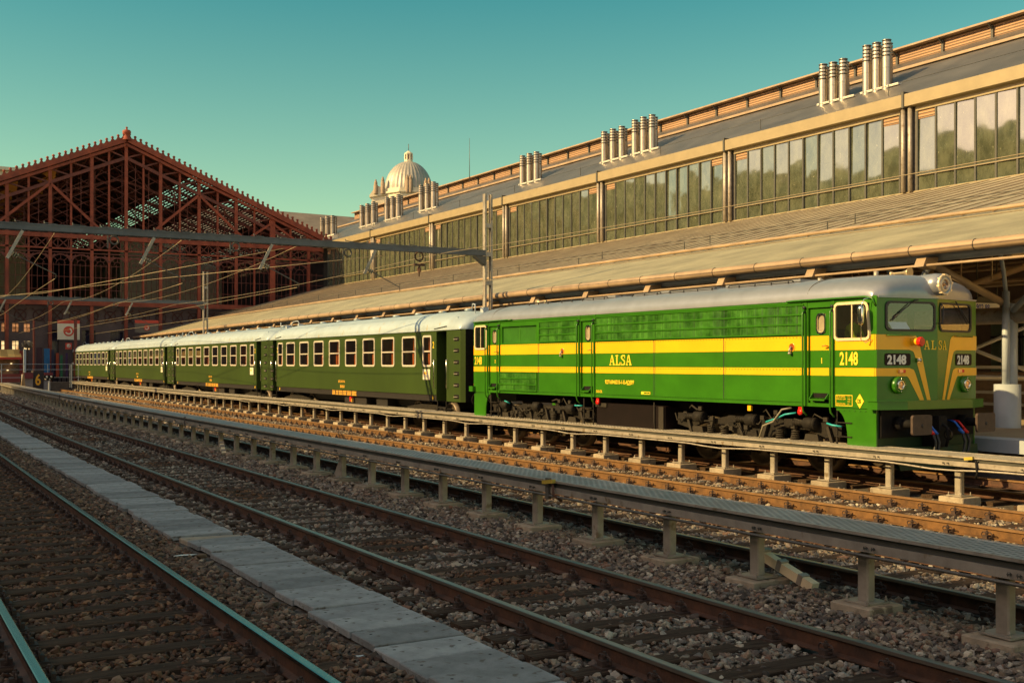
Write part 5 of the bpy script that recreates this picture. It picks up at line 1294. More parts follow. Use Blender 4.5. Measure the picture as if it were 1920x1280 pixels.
# buffers
for s in (-1,1):
    b=MB(); b.cyl((s*.93,.0,1.07),(s*.93,-.42,1.07),.085,14); b.cyl((s*.93,.0,1.07),(s*.93,-.2,1.07),.13,14); bf=b.build('buffer',m_dark,loco,local=True)
    b=MB(); pts=rrect(s*.93-.27,s*.93+.27,.88,1.25,.05,4); b.prism([(x,-.62,z) for x,z in pts],(0,.05,0)); b.cyl((s*.93,-.57,1.07),(s*.93,-.4,1.07),.07,12); b.build('buffer_plate',M('buffer_brown',(.06,.038,.03),.65,.1,var=.3,vs=8),bf,local=True,fix=True)
    b=MB(); b.lathe((s*.93,-.62,1.05),[(.001,-.004),(.035,-.004),(.03,.0)],axis='y',n=10); b.build('buffer_boss',m_rub,bf,local=True)
b=MB(); b.box(-.12,.12,-.35,0,.92,1.2); b.tube([(0,-.32,1.05),(0,-.45,.98),(0,-.47,.8),(0,-.42,.62)],.03,8); b.ring((0,-.47,.85),.09,.02,'x',12,5); b.box(-.16,.16,-.3,0,.6,.95); b.build('coupling_hook',m_dark,loco,local=True)
b=MB(); b.box(-1.35,1.35,-.02,.1,.8,1.33); b.build('buffer_beam',m_dark,loco,local=True)
for x,c_ in ((-.42,m_redl),(-.32,M('hose_blue',(.01,.12,.55),.45)),(.45,MT['hose_blue']),(.58,m_redl)):
    b=MB(); b.tube([(x,-.1,1.1),(x,-.26,1.08),(x+.02,-.34,.98),(x+.10,-.36,.9)],.022,7,0); b.tube([(x+.04,-.34,.94),(x+.12,-.37,.86)],.036,8,0); b.build('air_cock',c_,loco,local=True)
    b=MB(); b.tube([(x+.10,-.36,.9),(x+.14,-.4,.7),(x+.12,-.38,.5),(x+.0,-.34,.42)],.03,8); b.build('air_hose',m_black,loco,local=True)
# ---- roof ----
def arch(t,w=HW,z0=3.47,h=.50):
    """t -1..1 across; rounded shoulders"""
    a=t*PI/2; x=w*math.copysign(abs(math.sin(a))**.8,a); z=z0+h*(max(math.cos(a),0)**.72); return x,z
b=MB(); N=26; L=[]
st=[(-.02,.50,.0,1),(0.0,.62,.02,1),(.06,.76,.06,1),(.16,.88,.12,1),(.35,.95,.2,1),(.7,1,.5,1),(1.3,1,1.3,1),(8,1,8,1),(14.2,1,14.2,1),(14.8,1,14.8,1),(15.15,.95,15.1,1),(15.38,.82,15.3,1),(15.5,.6,15.42,1),(15.55,.25,15.47,1),(15.56,0.02,15.5,1)]
st=[(-.03,0.0),(-.035,.20),(-.02,.42),(.02,.60),(.10,.76),(.24,.88),(.5,.96),(.9,1),(1.3,1),(8,1),(14.2,1),(14.8,.98),(15.15,.92),(15.38,.78),(15.5,.55),(15.56,.25),(15.57,0)]
for y,h in st:
    for i in range(N+1):
        t=-1+2*i/N; x,z=arch(t,HW+.012); z=3.47+(z-3.47)*h
        vy=-VN*(1-abs(x)/HW)*max(0,1-max(0,y)/1.0) if y<1.0 else 0
        # round the plan corners of the front
        if y<.5: vy+=.12*max(0,(abs(x)-1.15)/.3)**2*(1 if y<.3 else .4)
        b.v.append((x,y+vy,z))
for j in range(len(st)-1):
    for i in range(N): b.f.append((j*(N+1)+i,j*(N+1)+i+1,(j+1)*(N+1)+i+1,(j+1)*(N+1)+i)); b.m.append(0); b.sm.append(True)
roof_=b.build('roof',m_silv,loco,local=True)
b=MB(); 
for s in (-1,1): 
    P=[npt(s*x,3.468,.018) for x in (0,HW-.02)]; b.bar(P[0],P[1],.02,.03)
b.build('brow_rail',m_silv,roof_,local=True)
def rp(t,y,dz=0): x,z=arch(t); return (x,y,z+dz)
b=MB()
for y in (1.75,14.35): b.tube([rp(-1+2*i/20,y,.006) for i in range(21)],.012,5)
b.build('roof_joint',m_galvd,roof_,local=True)
# roof fittings
b=MB()
for y0_,y1_ in ((2.6,4.6),(5.0,6.7),(7.0,8.6),(9.2,11.4),(11.9,13.2)):
    b.tube([rp(-.42,y0_,.03),rp(-.42,y0_+.05,.06),rp(-.42,y1_-.05,.06),rp(-.42,y1_,.03)],.014,6)
    y=y0_+.15
    while y<y1_: b.cyl(rp(-.42,y,-.01),rp(-.42,y,.06),.016,6); y+=.5
b.build('roof_handrail',m_rub,roof_,local=True)
for y0_,y1_ in ((2.5,4.8),(5.2,8.2),(9.0,10.4)):
    b=MB(); b.prism([rp(-.36,y0_,.015),rp(-.36,y1_,.015),rp(.36,y1_,.015),rp(.36,y0_,.015)],(0,0,.05)); b.build('roof_hatch',m_silv,roof_,local=True,fix=True)
for y,h in ((3.1,.12),(1.55,.16)):
    b=MB(); b.cyl(rp(.1,y,-.02),rp(.1,y,h),.05,12); b.build('roof_vent',m_galv,roof_,local=True)
# horns
def horn(y,z,s=1,x=.55):
    b=MB(); b.tube([(x,y+.38*s,z+.02),(x,y+.3*s,z+.02),(x,y+.1*s,z+.02),(x,y,z+.02),(x,y-.08*s,z+.02)],[.035,.022,.028,.055,.10],14); b.cyl((x,y+.3*s,z-.1),(x,y+.3*s,z),.015,6); b.lathe((x,y+.38*s,z+.02),[(.001,.03),(.045,.02),(.05,0),(.03,-.03)],axis='y',n=12); b.build('horn',M('horn_brass',(.45,.36,.22),.35,.5),roof_,local=True)
horn(.75,4.02,1,.3); horn(13.9,4.03,-1,-.1)
# big headlight on the brow
hx,hy,hz=0,-.36,3.72
b=MB(); b.lathe((hx,hy,hz),[(.205,0.02),(.20,-.015),(.185,-.03),(.15,-.035),(.145,-.015),(.11,-.01)],axis='y',n=30); b.tube([(hx,hy,hz),(hx,hy+.2,hz+.01),(hx,hy+.55,hz+.02),(hx,hy+1.0,hz+.03)],[.205,.215,.19,.09],24); hd=b.build('roof_headlight',m_silv,loco,local=True)
b=MB(); b.lathe((hx,hy,hz),[(.20,-.02),(.20,-.045),(.17,-.05),(.165,-.02),(.13,-.02),(.125,-.045),(.10,-.05),(.095,-.02)],axis='y',n=30); 
for k in range(8): a=R(45*k+10); b.box(hx+.19*math.cos(a)-.02,hx+.19*math.cos(a)+.02,hy-.06,hy-.0,hz+.19*math.sin(a)-.015,hz+.19*math.sin(a)+.015)
b.build('headlight_rim',M('cream_rim',(.75,.62,.42),.35,.3,var=.06),hd,local=True)
b=MB(); b.lathe((hx,hy,hz),[(.10,-.03),(.085,-.0),(.05,.03),(.001,.045)],axis='y',n=24); b.lathe((hx,hy,hz),[(.035,-.0),(.03,-.03),(.001,-.035)],axis='y',n=12); b.build('lens',M('reflector_copper',(.62,.34,.16),.18,.8,var=.25,vs=12),hd,local=True)
# lettering on the side
XD=(0,-1,0); ZD=(0,0,1); xo=-HW-.006
text('lettering','2148',.345,m_yel2,loco,(xo,.90,2.185),XD,ZD,.66,.008); text('lettering','2148',.33,m_yel2,loco,(xo,15.43,2.185),XD,ZD,.66,.006)
serif('lettering','ALSA',.255,m_yel2,loco,(xo,8.47,2.165),XD,ZD,1.05,.10)
text('lettering','92716946215-1-E-ADEPF',.135,m_yel2,loco,(xo,8.66,1.70),XD,ZD,.86,.003)
b=MB(); b.box(xo-.002,xo,7.60,7.74,1.678,1.688); b.build('underline',m_yel2,loco,local=True)
text('lettering','GAS-OIL',.10,m_yel2,loco,(xo,9.05,1.465),XD,ZD,.72,.001)
text('lettering','1',.16,m_yel2,loco,(-HW+.046,1.45,2.21),XD,ZD,.9,.002); text('lettering','2',.13,m_yel2,loco,(-HW+.046,14.31,2.23),XD,ZD,1,.002)
b=MB()
for a,c_,z0_,z1_ in ((6.82,7.17,1.515,1.53),(6.82,7.17,1.465,1.48),(6.82,6.835,1.48,1.515),(7.06,7.17,1.48,1.515),(6.935,6.945,1.48,1.515)): b.box(xo-.002,xo,a,c_,z0_,z1_)
b.build('data_panel',m_yel2,loco,local=True)
b=MB(); a,c_,z0_,z1_=.58,1.00,1.385,1.60
for q in ((a,c_,z1_-.012,z1_),(a,c_,z0_,z0_+.012),(a,a+.012,z0_+.012,z1_-.012),(c_-.012,c_,z0_+.012,z1_-.012)): b.box(xo-.002,xo,*q)
tb=b.build('data_table',m_yel2,loco,local=True)
for i,(l,r) in enumerate((('PESO EN SERVICIO','111 t.'),('FRENO AUT. COMP.','M 68 t.'),('','V 83 t.'),('FRENO ESTACION.','33 t.'))):
    z=1.555-.046*i-.003
    if l: text('lettering',l,.040,m_yel2,tb,(xo,.98,z),XD,ZD,.66)
    text('lettering',r,.040,m_yel2,tb,(xo,.70,z),XD,ZD,.62)
b=MB(); cu,cz=.40,1.49; b.prism([(xo-.003,cu,cz-.14),(xo-.003,cu-.10,cz),(xo-.003,cu,cz+.14),(xo-.003,cu+.10,cz)],(.003,0,0)); dm=b.build('speed_diamond',m_yel2,loco,local=True,fix=True)
text('lettering','120',.115,m_grn,dm,(xo-.006,cu+.075,cz-.04),XD,ZD,.62,.003)
# tank, bogies, brake gear
b=MB(); b.bbox(-1.36,1.36,6.4,9.18,.22,1.2,.03); b.build('fuel_tank',M('tank_brown',(.006,.003,.003),.6,var=.3,vs=3,spec=.15),loco,local=True)
b=MB(); b.box(-1.38,-1.355,6.42,6.60,.3,1.18); b.tube([(-1.39,6.75,1.28),(-1.39,6.75,.8),(-1.37,6.72,.55)],.015,6); b.box(-1.39,-1.36,8.7,9.17,1.1,1.2); b.build('tank_fitting',m_bogl,loco,local=True)
b=MB(); b.box(-.9,.9,2.3,13.9,1.1,1.33); b.build('underframe',m_dark,loco,local=True)
def bogie(yc):
    t=MB()
    for s in (-1,1):
        x=s*1.18
        # side frame with dropped centre
        pts=[(yc-2.5,.98),(yc-2.5,.80),(yc-2.1,.72),(yc-1.6,.86),(yc-.9,.86),(yc-.55,.66),(yc+.55,.66),(yc+.9,.86),(yc+1.6,.86),(yc+2.1,.72),(yc+2.5,.80),(yc+2.5,.98),(yc+1.9,1.03),(yc+1.2,.97),(yc+.7,1.06),(yc-.7,1.06),(yc-1.2,.97),(yc-1.9,1.03)]
        t.prism([(x-.06,u,z) for u,z in pts],(.12,0,0))
        t.prism([(x+s*.1-.02,u,z) for u,z in ((yc-1.35,.32),(yc-1.0,.28),(yc-.55,.28),(yc-.35,.50),(yc-.3,.62),(yc-1.2,.62),(yc-1.4,.45))],(.04,0,0))
        t.prism([(x+s*.1-.02,u,z) for u,z in ((yc+1.35,.32),(yc+1.0,.28),(yc+.55,.28),(yc+.35,.50),(yc+.3,.62),(yc+1.2,.62),(yc+1.4,.45))],(.04,0,0))
    f=t.build('bogie',m_bog,loco,local=True,fix=True)
    for dy in (-1.75,0,1.75):
        for s in (-1,1):
            b=MB(); b.lathe((s*.87,yc+dy,.50),[(.08,-.09),(.47,-.09),(.50,-.06),(.50,.05),(.53,.07),(.50,.09),(.44,.08),(.40,.03),(.15,.03),(.12,.09),(.001,.09)] if s>0 else [(.001,-.09),(.12,-.09),(.15,-.03),(.40,-.03),(.44,-.08),(.50,-.09),(.50,.05),(.53,.08),(.47,.09),(.08,.09)],axis='x',n=32); b.build('wheel',m_wheel,f,local=True)
            b=MB(); x=s*1.22; b.prism([(x-.07,yc+dy+u,z) for u,z in ((-.2,.32),(.2,.32),(.24,.5),(.16,.78),(-.16,.78),(-.24,.5))],(.14,0,0)); b.lathe((x+s*.06,yc+dy,.52),[(.14,0),(.13,s*.05),(.001,s*.06)],axis='x',n=14); b.build('axle_box',m_bogl if dy else m_bog,f,local=True)
    for dy in (-.85,.85,-1.3,1.3):
        b=MB(); 
        for k in range(5): b.ring((-1.27,yc+dy,.64+k*.045),.075,.018,'z',12,5)
        b.build('spring',m_bogl,f,local=True)
    # brake cylinders and pipes
    for dy in (-1.9,-.2,1.5):
        b=MB(); y=yc+dy; b.cyl((-1.33,y-.02,1.0),(-1.33,y+.26,1.0),.12,16); b.lathe((-1.33,y-.02,1.0),[(.001,-.01),(.125,-.01),(.125,.02),(.12,.02)],axis='y',n=16); b.cyl((-1.33,y+.26,1.0),(-1.33,y+.6,1.0),.06,10)
        for k in range(4): b.lathe((-1.33,y+.3+k*.075,1.0),[(.06,0),(.078,.015),(.06,.03)],axis='y',n=12)
        b.box(-1.38,-1.28,y+.58,y+.82,.93,1.07); b.build('brake_cylinder',m_bog,f,local=True)
    b=MB()
    rr=random.Random(int(yc*10))
    for k in range(10):
        y=yc-2.2+k*.47+rr.uniform(-.1,.1); z=rr.uniform(.75,1.2); b.tube([(-1.33,y,z),(-1.36,y+.1,z+rr.uniform(-.15,.1)),(-1.34,y+.3,z+rr.uniform(-.2,.15)),(-1.3,y+.42,z)],rr.uniform(.012,.022),6)
        b.box(-1.36,-1.30,y-.05,y+.06,z-.04,z+.05)
    for k in range(6):
        y=yc-2.2+k*.85; b.bar((-1.3,y,.95),(-1.3,y+rr.choice((-.25,.25)),.3),.05,.07); 
    for k in range(5): y=yc-2.1+k*1.05; b.box(-1.34,-1.28,y,y+.14,.24,.34)
    b.build('brake_rigging',m_bogl,f,local=True)
    return f
bogie(3.55); bogie(12.15)
for pts,mt in (([(-1.36,2.15,1.2),(-1.42,2.4,1.16),(-1.42,2.7,1.05),(-1.42,2.95,.98)],m_teal),([(-1.38,2.25,1.3),(-1.46,2.45,1.26),(-1.46,2.7,1.0),(-1.46,3.0,.9),(-1.44,3.15,.6)],m_hose),([(-1.4,.9,.98),(-1.45,1.1,1.0),(-1.43,1.25,1.03)],m_teal),([(-1.36,13.5,1.05),(-1.44,13.55,1.1),(-1.42,13.7,1.12)],m_teal),([(-1.36,9.8,1.1),(-1.42,9.95,1.1),(-1.4,10.1,1.1)],m_teal)):
    b=MB(); b.tube(pts,.02,7); b.build('brake_hose',mt,loco,local=True)
for u,z,mt,sx_ in ((1.95,1.23,m_redl,.07),(9.0,1.22,m_redl,.07)):
    b=MB(); b.lathe((-1.44,u,z),[(.001,-.02),(sx_,-.02),(sx_*.8,.02)],axis='x',n=12); b.box(-1.45,-1.41,u-.05,u+.05,z,z+.1); b.build('red_tag',mt,loco,local=True)
b=MB(); b.box(-1.45,-1.4,3.38,3.48,1.2,1.31); b.build('yellow_tag',m_yel,loco,local=True)
for yy in (.6,9.25,14.1):
    b=MB()
    for dy in (0,.42): b.bar((-1.40,yy+dy,1.3),(-1.40,yy+dy,.45),.02,.04)
    for z in (.5,.78,1.05): b.box(-1.46,-1.36,yy,yy+.42,z,z+.02)
    b.build('step_ladder',m_bog,loco,local=True)
b=MB(); b.box(-HW-.10,-HW,15.40,15.62,1.36,1.52); b.build('rear_beam',m_grn,loco,local=True)

# ================= COACHES =================
m_cg=M('olive_coach_paint',(.032,.058,.007),.40,var=.14,vs=.7,coat=.12,stretch=(1,1,.5))
m_cr=M('pale_coach_roof',(.40,.49,.54),.42,.15,var=.12,vs=1.2,bump=.1,bs=25,spots=((.40,.38,.30),3,.62))
m_cf=M('coach_window_frame',(.66,.60,.50),.35,.2,var=.08)
m_cgl=glassy('coach_glass',(.72,.62,.55),.02,.015,.06)
m_cur=M('orange_curtain',(.62,.20,.035),.8,var=.35,vs=6,stretch=(1,6,.5))
m_frm=M('coach_solebar',(.009,.006,.005),.6,var=.4,vs=4)
m_ctext=M('coach_lettering',(.80,.42,.05),.5,var=.1)
CL=19.25; CH=1.42; CB=1.17; CT=3.31
CW=[(2.24,2.82),(3.46,4.49),(5.24,6.30),(7.0,8.05),(8.76,9.82),(10.51,11.58),(12.3,13.35),(14.07,15.10),(15.81,16.85),(17.43,18.02)]
def make_coach():
    t=thing('passenger_coach','x','coach',(0,0,0))
    b=MB(); DR=[(1.10,1.84),(18.28,18.82)]; holes=[(a,c_,2.14,3.12) for a,c_ in CW]
    holed(b,[0.12,CL-.12],[CB,CT],holes+[(a,c_,.98,3.27) for a,c_ in DR],lambda u,z:(-CH,u,z))
    holed(b,[0.12,CL-.12],[CB,CT],[],lambda u,z:(CH,CL-u,z))
    for u,s in ((0.0,-1),(CL,1)):
        b.poly([(-CH+.12,u,.98),(CH-.12,u,.98),(CH-.12,u,CT),(-CH+.12,u,CT)][::(-1 if s>0 else 1)],1)
        uu=.12 if s<0 else CL-.12
        for q in (-1,1): b.poly([(q*CH,uu,.98),(q*(CH-.12),u,.98),(q*(CH-.12),u,CT),(q*CH,uu,CT)],0)
    for a,c_ in DR:
        for u in (a,c_): b.poly([(-CH,u,.98),(-CH+.5,u,.98),(-CH+.5,u,3.27),(-CH,u,3.27)],0)
        b.poly([(-CH+.5,a,.98),(-CH+.5,c_,.98),(-CH+.5,c_,3.27),(-CH+.5,a,3.27)],1)
    b.box(-CH,-CH+.02,.12,1.10,.98,CB,0); b.box(-CH,-CH+.02,18.82,CL-.12,.98,CB,0)
    b.build('body',[m_cg,m_dark],t,local=True)
    b=MB(); b.box(-CH+.03,CH-.03,1.86,18.26,.96,CB); b.build('solebar',m_frm,t,local=True)
    # inside
    b=MB(); b.box(-CH+.05,CH-.05,1.9,18.2,1.3,1.35); b.box(CH-.5,CH-.46,1.9,18.2,1.3,3.3); b.build('saloon',M('saloon_brown',(.055,.028,.015),.7),t,local=True)
    for k in range(9):
        y=2.95+k*1.765
        b=MB(); b.box(-CH+.12,.9,y,y+.06,1.35,3.25); b.box(-CH+.14,-.1,y-.38,y-.04,1.7,1.82); b.box(-CH+.14,-.1,y-.12,y-.04,1.82,2.6); b.build('partition',M('partition_wood',(.28,.10,.03),.5,var=.3,vs=3),t,local=True)
    rr=random.Random(4)
    for a,c_ in CW:
        o_=rrect(a-.045,c_+.045,2.10,3.16,.10,4); i_=rrect(a+.02,c_-.02,2.165,3.095,.055,4)
        b=MB(); frame_of(b,o_,i_,lambda u,z,d:(-CH-d,u,z),.02); b.box(-CH-.02,-CH+.01,a,c_,2.60,2.645); w=b.build('window',m_cf,t,local=True)
        b=MB(); b.poly([(-CH-.004,u,z) for u,z in i_]); b.build('glass',m_cgl,w,local=True)
        n=rr.choice((1,2,2,3)); b=MB()
        for q in range(n): 
            y=a+.03+q*.17+rr.uniform(0,.05); 
            pts=[(y+.0,-.0),(y+.03,.02),(y+.06,-.0),(y+.09,.02),(y+.12,0)]
            for (p,dx),(p2,dx2) in zip(pts,pts[1:]): b.poly([(-CH+.06+dx,p,2.16),(-CH+.06+dx2,p2,2.16),(-CH+.06+dx2,p2,2.66 if rr.random()<.8 else 3.1),(-CH+.06+dx,p,2.66)])
        b.build('curtain',m_cur,w,local=True)
    # door handrails + end rungs
    for u in (1.00,1.92,18.2,18.9):
        b=MB(); b.tube([(-CH-.02,u,2.35),(-CH-.06,u,2.33),(-CH-.06,u,1.42),(-CH-.02,u,1.40)],.016,7); b.build('door_handrail',m_chrome,t,local=True)
    for u0 in (.22,CL-.55):
        for k in range(6):
            z=1.08+k*.37
            b=MB(); b.box(-CH-.004,-CH+.0,u0,u0+.33,z,z+.13,0); b.box(-CH-.05,-CH-.004,u0+.03,u0+.3,z+.05,z+.07,1); b.build('end_step',[m_dark,m_galv],t,local=True)
    # roof
    b=MB(); N=24; st=[(0,.0),(.0,.35),(.08,.55),(.3,.75),(.8,.9),(1.4,.97),(2,1),(9,1),(CL-2,1),(CL-1.4,.97),(CL-.8,.9),(CL-.3,.75),(CL-.08,.55),(CL,.35),(CL,0)]
    for y,h in st:
        for i in range(N+1):
            tt=-1+2*i/N; a=tt*PI/2; x=(CH+.02)*math.copysign(abs(math.sin(a))**.85,a); z=CT-.005+.68*h*max(math.cos(a),0)**.85
            dy=.12*max(0,(abs(x)-1.2)/.25) if y<.2 else (-.12*max(0,(abs(x)-1.2)/.25) if y>CL-.2 else 0)
            b.v.append((x,y+dy,z))
    for j in range(len(st)-1):
        for i in range(N): b.f.append((j*(N+1)+i,j*(N+1)+i+1,(j+1)*(N+1)+i+1,(j+1)*(N+1)+i)); b.m.append(0); b.sm.append(True)
    r=b.build('roof',m_cr,t,local=True)
    b=MB(); b.box(-CH-.035,-CH-.02,.1,CL-.1,CT-.01,CT+.015)
    for y in (2.2,): pass
    b.build('roof_gutter',m_cr,r,local=True)
    def ca(tt,y,h=1): a=tt*PI/2; return ((CH+.02)*math.copysign(abs(math.sin(a))**.85,a),y,CT+.68*h*max(math.cos(a),0)**.85)
    for k in range(8):
        y=2.6+k*2.0; b=MB(); p=ca(.06,y); b.lathe((p[0],p[1],0),[(.12,p[2]-.05),(.12,p[2]+.05),(.16,p[2]+.06),(.10,p[2]+.11),(.001,p[2]+.12)],n=12); b.build('roof_ventilator',m_cr,r,local=True)
    for y,s in ((.75,-1),(CL-.75,1)):
        b=MB(); b.tube([(-.55,y,3.78),(-.6,y+.1*s,4.02),(-.55,y-.0*s,4.15),(-.45,y-.35*s,4.18),(-.4,y-.5*s,4.0)],.02,7); b.build('jumper_cable',m_bluegrey,r,local=True)
        b=MB(); b.prism([(-1.30,y-.16,CT+.02),(-1.30,y+.16,CT+.02),(-1.24,y+.16,CT+.30),(-1.20,y+.0,CT+.42),(-1.24,y-.16,CT+.30)],(.3,0,0)); lb=b.build('marker_lamp_housing',m_cr,r,local=True,fix=True)
        b=MB(); b.box(-1.325,-1.30,y-.03,y+.06,CT+.14,CT+.28); b.build('marker_lamp',m_redl,lb,local=True)
        b=MB(); b.bar((-CH-.03,y-.9*s if s>0 else y+.3,CT+.12),(-CH-.03,y-.1*s if s>0 else y+1.2,CT+.05),.02,.02); b.build('roof_strip',m_rub,r,local=True)
        b=MB(); b.box(-.3,-.1,y-.1,y+.1,3.88,4.06); b.build('roof_box',m_bluegrey,r,local=True)
    # gangway, lamps on the end
    b=MB(); b.box(-.55,.55,-.3,0,1.0,3.2); b.box(-.55,.55,CL,CL+.3,1.0,3.2); b.build('gangway_bellows',m_black,t,local=True)
    # lettering
    xo=-CH-.005; XD=(0,-1,0); ZD=(0,0,1)
    text('lettering','2',.30,m_yel2,t,(xo,2.12,2.73),XD,ZD,.8,.003); text('lettering','2',.30,m_yel2,t,(xo,18.2,2.73),XD,ZD,.6,.003)
    text('lettering','5071 20-70 714-5',.135,m_ctext,t,(xo,10.62,1.46),XD,ZD,.72,.002); text('lettering','BB-8563',.15,m_ctext,t,(xo,10.42,1.26),XD,ZD,.9,.002)
    b=MB()
    rr=random.Random(2); u=11.35
    for k,w in enumerate((.38,.25,.42,.38,.44,.5)):
        for q in range(3):
            z=.99+q*.055; s=u; 
            while s>u-w+.06: 
                l=rr.uniform(.04,.12); b.box(-CH+.024,-CH+.03,s-min(l,s-(u-w+.03)),s,z,z+.036); s-=l+.025
        b.box(-CH+.024,-CH+.03,u-w+.02,u+.01,1.155,1.163); b.box(-CH+.024,-CH+.03,u-w+.02,u+.01,.972,.98)
        u-=w+.04
    b.build('data_panel',m_ctext,t,local=True)
    b=MB(); b.prism([(-CH+.02,2.15+dx,1.07+dz_) for dx,dz_ in ((0,-.08),(-.05,0),(0,.08),(.05,0))],(.005,0,0)); b.prism([(-CH+.02,17.9+dx,1.07+dz_) for dx,dz_ in ((0,-.08),(-.05,0),(0,.08),(.05,0))],(.005,0,0)); b.build('data_diamond',m_yel2,t,local=True)
    b=MB(); b.box(-CH-.02,-CH,2.30,2.84,1.67,2.02); nb=b.build('route_board',M('board_cream',(.72,.68,.50),.5,var=.06),t,local=True)
    b=MB(); b.box(-CH-.024,-CH-.02,2.54,2.76,1.85,1.93); b.build('board_print',m_ctext,nb,local=True)
    for z in (1.72,): pass
    # running gear
    b=MB(); b.box(-.9,.9,2,17.3,.7,.96); b.bbox(-1.25,-.6,8.2,10.4,.42,.95,.02); b.box(-1.25,-.7,6.2,7.2,.5,.95); b.build('underframe',m_frm,t,local=True)
    for yc in (3.0,16.25):
        b=MB()
        for s in (-1,1): b.prism([(s*1.1-.05,yc+u,z) for u,z in ((-1.7,.55),(-1.5,.42),(1.5,.42),(1.7,.55),(1.7,.7),(.6,.82),(-.6,.82),(-1.7,.7))],(.1,0,0))
        b.box(-1.1,1.1,yc-.2,yc+.2,.5,.9); bg_=b.build('bogie',m_bog,t,local=True,fix=True)
        for dy in (-1.25,1.25):
            for s in (-1,1):
                b=MB(); b.lathe((s*.87,yc+dy,.46),[(.001,s*.07),(.12,s*.07),(.15,s*.02),(.37,s*.02),(.40,s*.07),(.46,s*.07),(.46,-s*.05),(.49,-s*.08),(.08,-s*.08)],axis='x',n=28); b.build('wheel',m_wheel,bg_,local=True)
            b=MB(); b.box(-1.24,-1.05,yc+dy-.16,yc+dy+.16,.34,.62); b.build('axle_box',m_bog,bg_,local=True)
    b=MB(); b.box(-1.40,-1.32,9.35,9.5,.74,.92,0); b.box(-1.40,-1.32,9.3,9.35,.72,.85,1); b.build('brake_lever',[m_redl,m_ctext],t,local=True)
    for u in (1.12,18.3):
        b=MB()
        for z in (.5,.75): b.box(-CH-.03,-CH+.12,u,u+.66,z,z+.03)
        b.box(-CH,-CH+.03,u,u+.03,.5,.98); b.box(-CH,-CH+.03,u+.63,u+.66,.5,.98); b.build('step_ladder',m_bog,t,local=True)
    for u,s in ((0,-1),(CL,1)):
        for q in (-1,1):
            b=MB(); b.cyl((q*.93,u,1.06),(q*.93,u+s*.12,1.06),.1,12); b.cyl((q*.93,u+s*.12,1.06),(q*.93,u+s*.15,1.06),.22,16); b.build('buffer',m_dark,t,local=True)
    return t
proto=make_coach()
spots=[(16.75+CH,31.42,16.86+CH,50.7,'olive green passenger coach coupled directly behind the green locomotive'),
 (16.90+CH,51.02,17.16+CH,70.3,'second olive coach from the locomotive, white lamp at its near roof end'),
 (17.20+CH,70.62,17.48+CH,89.9,'third olive coach from the locomotive, under the small mast beam'),
 (17.52+CH,90.2,17.66+CH,109.4,'last and farthest olive green coach, its end in the shade of the red shed')]
for i,(x0,y0_,x1,y1_,lab) in enumerate(spots):
    o=proto if i==0 else copy_tree(proto)
    o.location=(x0,y0_,0); o.rotation_euler=(0,0,-math.atan2(x1-x0,y1_-y0_)); tag(o,lab,'coach','olive coaches of the train')
# marks only on the first coach's near end: red tail lamps on its end wall
b=MB()
for z in (1.55,2.35,2.62): b.lathe((-.95,-.03,z),[(.001,-.04),(.07,-.03),(.075,.03)],axis='y',n=12)
b.build('end_lamp',m_redl,proto,local=True)

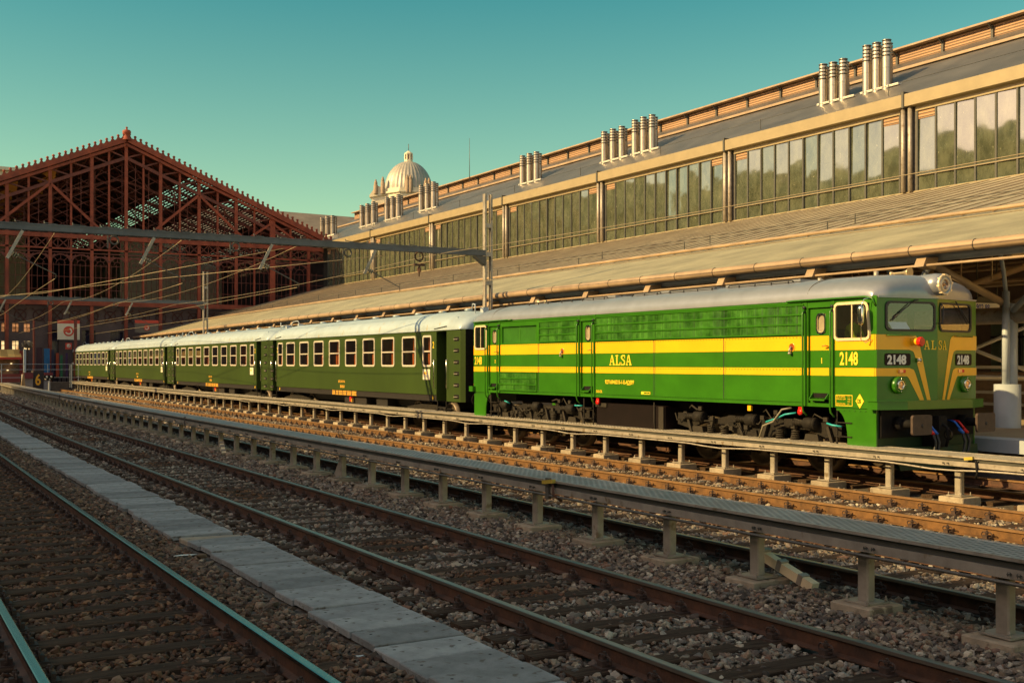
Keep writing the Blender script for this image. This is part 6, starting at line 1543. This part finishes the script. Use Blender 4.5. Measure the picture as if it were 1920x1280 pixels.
# ================= PEOPLE =================
def person(label,loc,rz,seated,top,hair,skin=(.45,.26,.17),stripe=None,lean=0,armfwd=.5):
    """one continuous skinned body; clothing sections by material"""
    t=thing('person',label,'person',loc,rz)
    hip=.93 if not seated else .50
    J={'pel':(0,0,hip),'sp':(0,-.01+lean*.3,hip+.25),'ch':(0,lean*.6,hip+.46),'nk':(0,lean*.8,hip+.60),'hd':(0,lean*.8+.02,hip+.70),'tp':(0,lean*.8+.02,hip+.85)}
    E=[('pel','sp'),('sp','ch'),('ch','nk'),('nk','hd'),('hd','tp')]; Rr={'pel':.15,'sp':.14,'ch':.16,'nk':.058,'hd':.09,'tp':.075}
    for s,n in ((-1,'l'),(1,'r')):
        J['sh'+n]=(s*.19,lean*.6,hip+.50); J['el'+n]=(s*.25,lean*.6+.12*armfwd*2,hip+.26); J['wr'+n]=(s*.20,lean*.6+.34*armfwd*1.6,hip+.24); J['pa'+n]=(s*.19,lean*.6+.42*armfwd*1.6,hip+.25)
        Rr.update({'sh'+n:.07,'el'+n:.048,'wr'+n:.03,'pa'+n:.035})
        E+=[('ch','sh'+n),('sh'+n,'el'+n),('el'+n,'wr'+n),('wr'+n,'pa'+n)]
        if seated: J['kn'+n]=(s*.12,.42,hip+.0); J['an'+n]=(s*.12,.44,.08); J['to'+n]=(s*.12,.60,.04)
        else: J['kn'+n]=(s*.11,.02,.50); J['an'+n]=(s*.11,-.01,.09); J['to'+n]=(s*.12,.13,.04)
        J['hi'+n]=(s*.10,0,hip-.06); Rr.update({'hi'+n:.095,'kn'+n:.062,'an'+n:.042,'to'+n:.038})
        E+=[('pel','hi'+n),('hi'+n,'kn'+n),('kn'+n,'an'+n),('an'+n,'to'+n)]
        for q in range(5):
            fx=(q-1.5)*.018 if q<4 else -s*.05; L=(.07,.08,.075,.06,.045)[q]
            f1='f%s%d'%(n,q); J[f1]=(J['pa'+n][0]+fx,J['pa'+n][1]+(.04 if q<4 else .0),J['pa'+n][2]); f2=f1+'t'; J[f2]=(J[f1][0],J[f1][1]+L*.8,J[f1][2]-.03); Rr[f1]=.010; Rr[f2]=.008; E+=[('pa'+n,f1),(f1,f2)]
    ks=list(J); me=bpy.data.meshes.new('body'); me.from_pydata([J[k] for k in ks],[(ks.index(a),ks.index(b_)) for a,b_ in E],[]); 
    o=bpy.data.objects.new('body',me); COL.objects.link(o); md=o.modifiers.new('s','SKIN'); sb=o.modifiers.new('u','SUBSURF'); sb.levels=1
    for i,k in enumerate(ks): me.skin_vertices[0].data[i].radius=(Rr[k],Rr[k]*(.72 if k in('pel','sp','ch') else 1)); me.skin_vertices[0].data[i].use_root=(k=='pel')
    dg=bpy.context.evaluated_depsgraph_get(); m2=bpy.data.meshes.new_from_object(o.evaluated_get(dg)); bpy.data.objects.remove(o)
    ob=bpy.data.objects.new('body',m2); COL.objects.link(ob); ob.parent=t
    msk=M('skin_%d'%int(skin[0]*100),skin,.6,var=.08); mtp=M('top_%s'%label[:14].replace(' ','_'),top,.8,var=.1); mtr=M('dark_trousers',(.03,.035,.05),.85)
    for mm in (msk,mtp,mtr): m2.materials.append(mm)
    for p in m2.polygons:
        c_=p.center; p.use_smooth=True
        p.material_index=0 if (c_.z>hip+.57 or (c_.y>lean*.6+.22*armfwd*2.2 and c_.z>hip+.12 and abs(c_.x)>.12)) else (1 if c_.z>hip+.02 and c_.y<.5 and (not seated or c_.z>hip+.08 or abs(c_.y)<.12) else 2)
    b=MB(); hy=lean*.8+.02; b.lathe((0,hy-.012,0),[(.098,hip+.76),(.104,hip+.81),(.092,hip+.87),(.055,hip+.905),(.001,hip+.915)],n=14); b.build('hair',M('hair_%s'%('dark' if hair[0]<.2 else 'grey'),hair,.8),t,local=True)
    b=MB(); 
    for s in (-1,1): b.lathe((s*.032,hy+.088,hip+.775),[(.001,.008),(.012,.004),(.012,-.004)],axis='y',n=8); b.lathe((s*.095,hy,hip+.76),[(.001,s*.015),(.02,s*.01),(.028,0)],axis='x',n=8,m=1)
    b.add([(-.012,hy+.085,hip+.765),(.012,hy+.085,hip+.765),(.016,hy+.085,hip+.735),(-.016,hy+.085,hip+.735),(0,hy+.115,hip+.737)],[(0,1,4),(1,2,4),(2,3,4),(3,0,4)],1); b.box(-.022,.022,hy+.086,hy+.092,hip+.703,hip+.711,2)
    b.build('face',[m_black,msk,M('lips',(.3,.1,.08),.6)],t,local=True)
    return t
person('driver in lime yellow vest with dark hair seated behind the cab side window',(17.10,15.83,1.93),R(200),True,(.55,.85,.05),(.03,.02,.015),lean=.25)
person('person in blue overalls with grey hair seated behind the right windscreen papers',(17.95,15.7,2.0),R(175),True,(.06,.12,.2),(.4,.38,.36))
person('person in light blue shirt standing in the middle of the cab',(18.35,16.1,1.42),R(180),False,(.35,.5,.6),(.05,.04,.03),armfwd=.2)
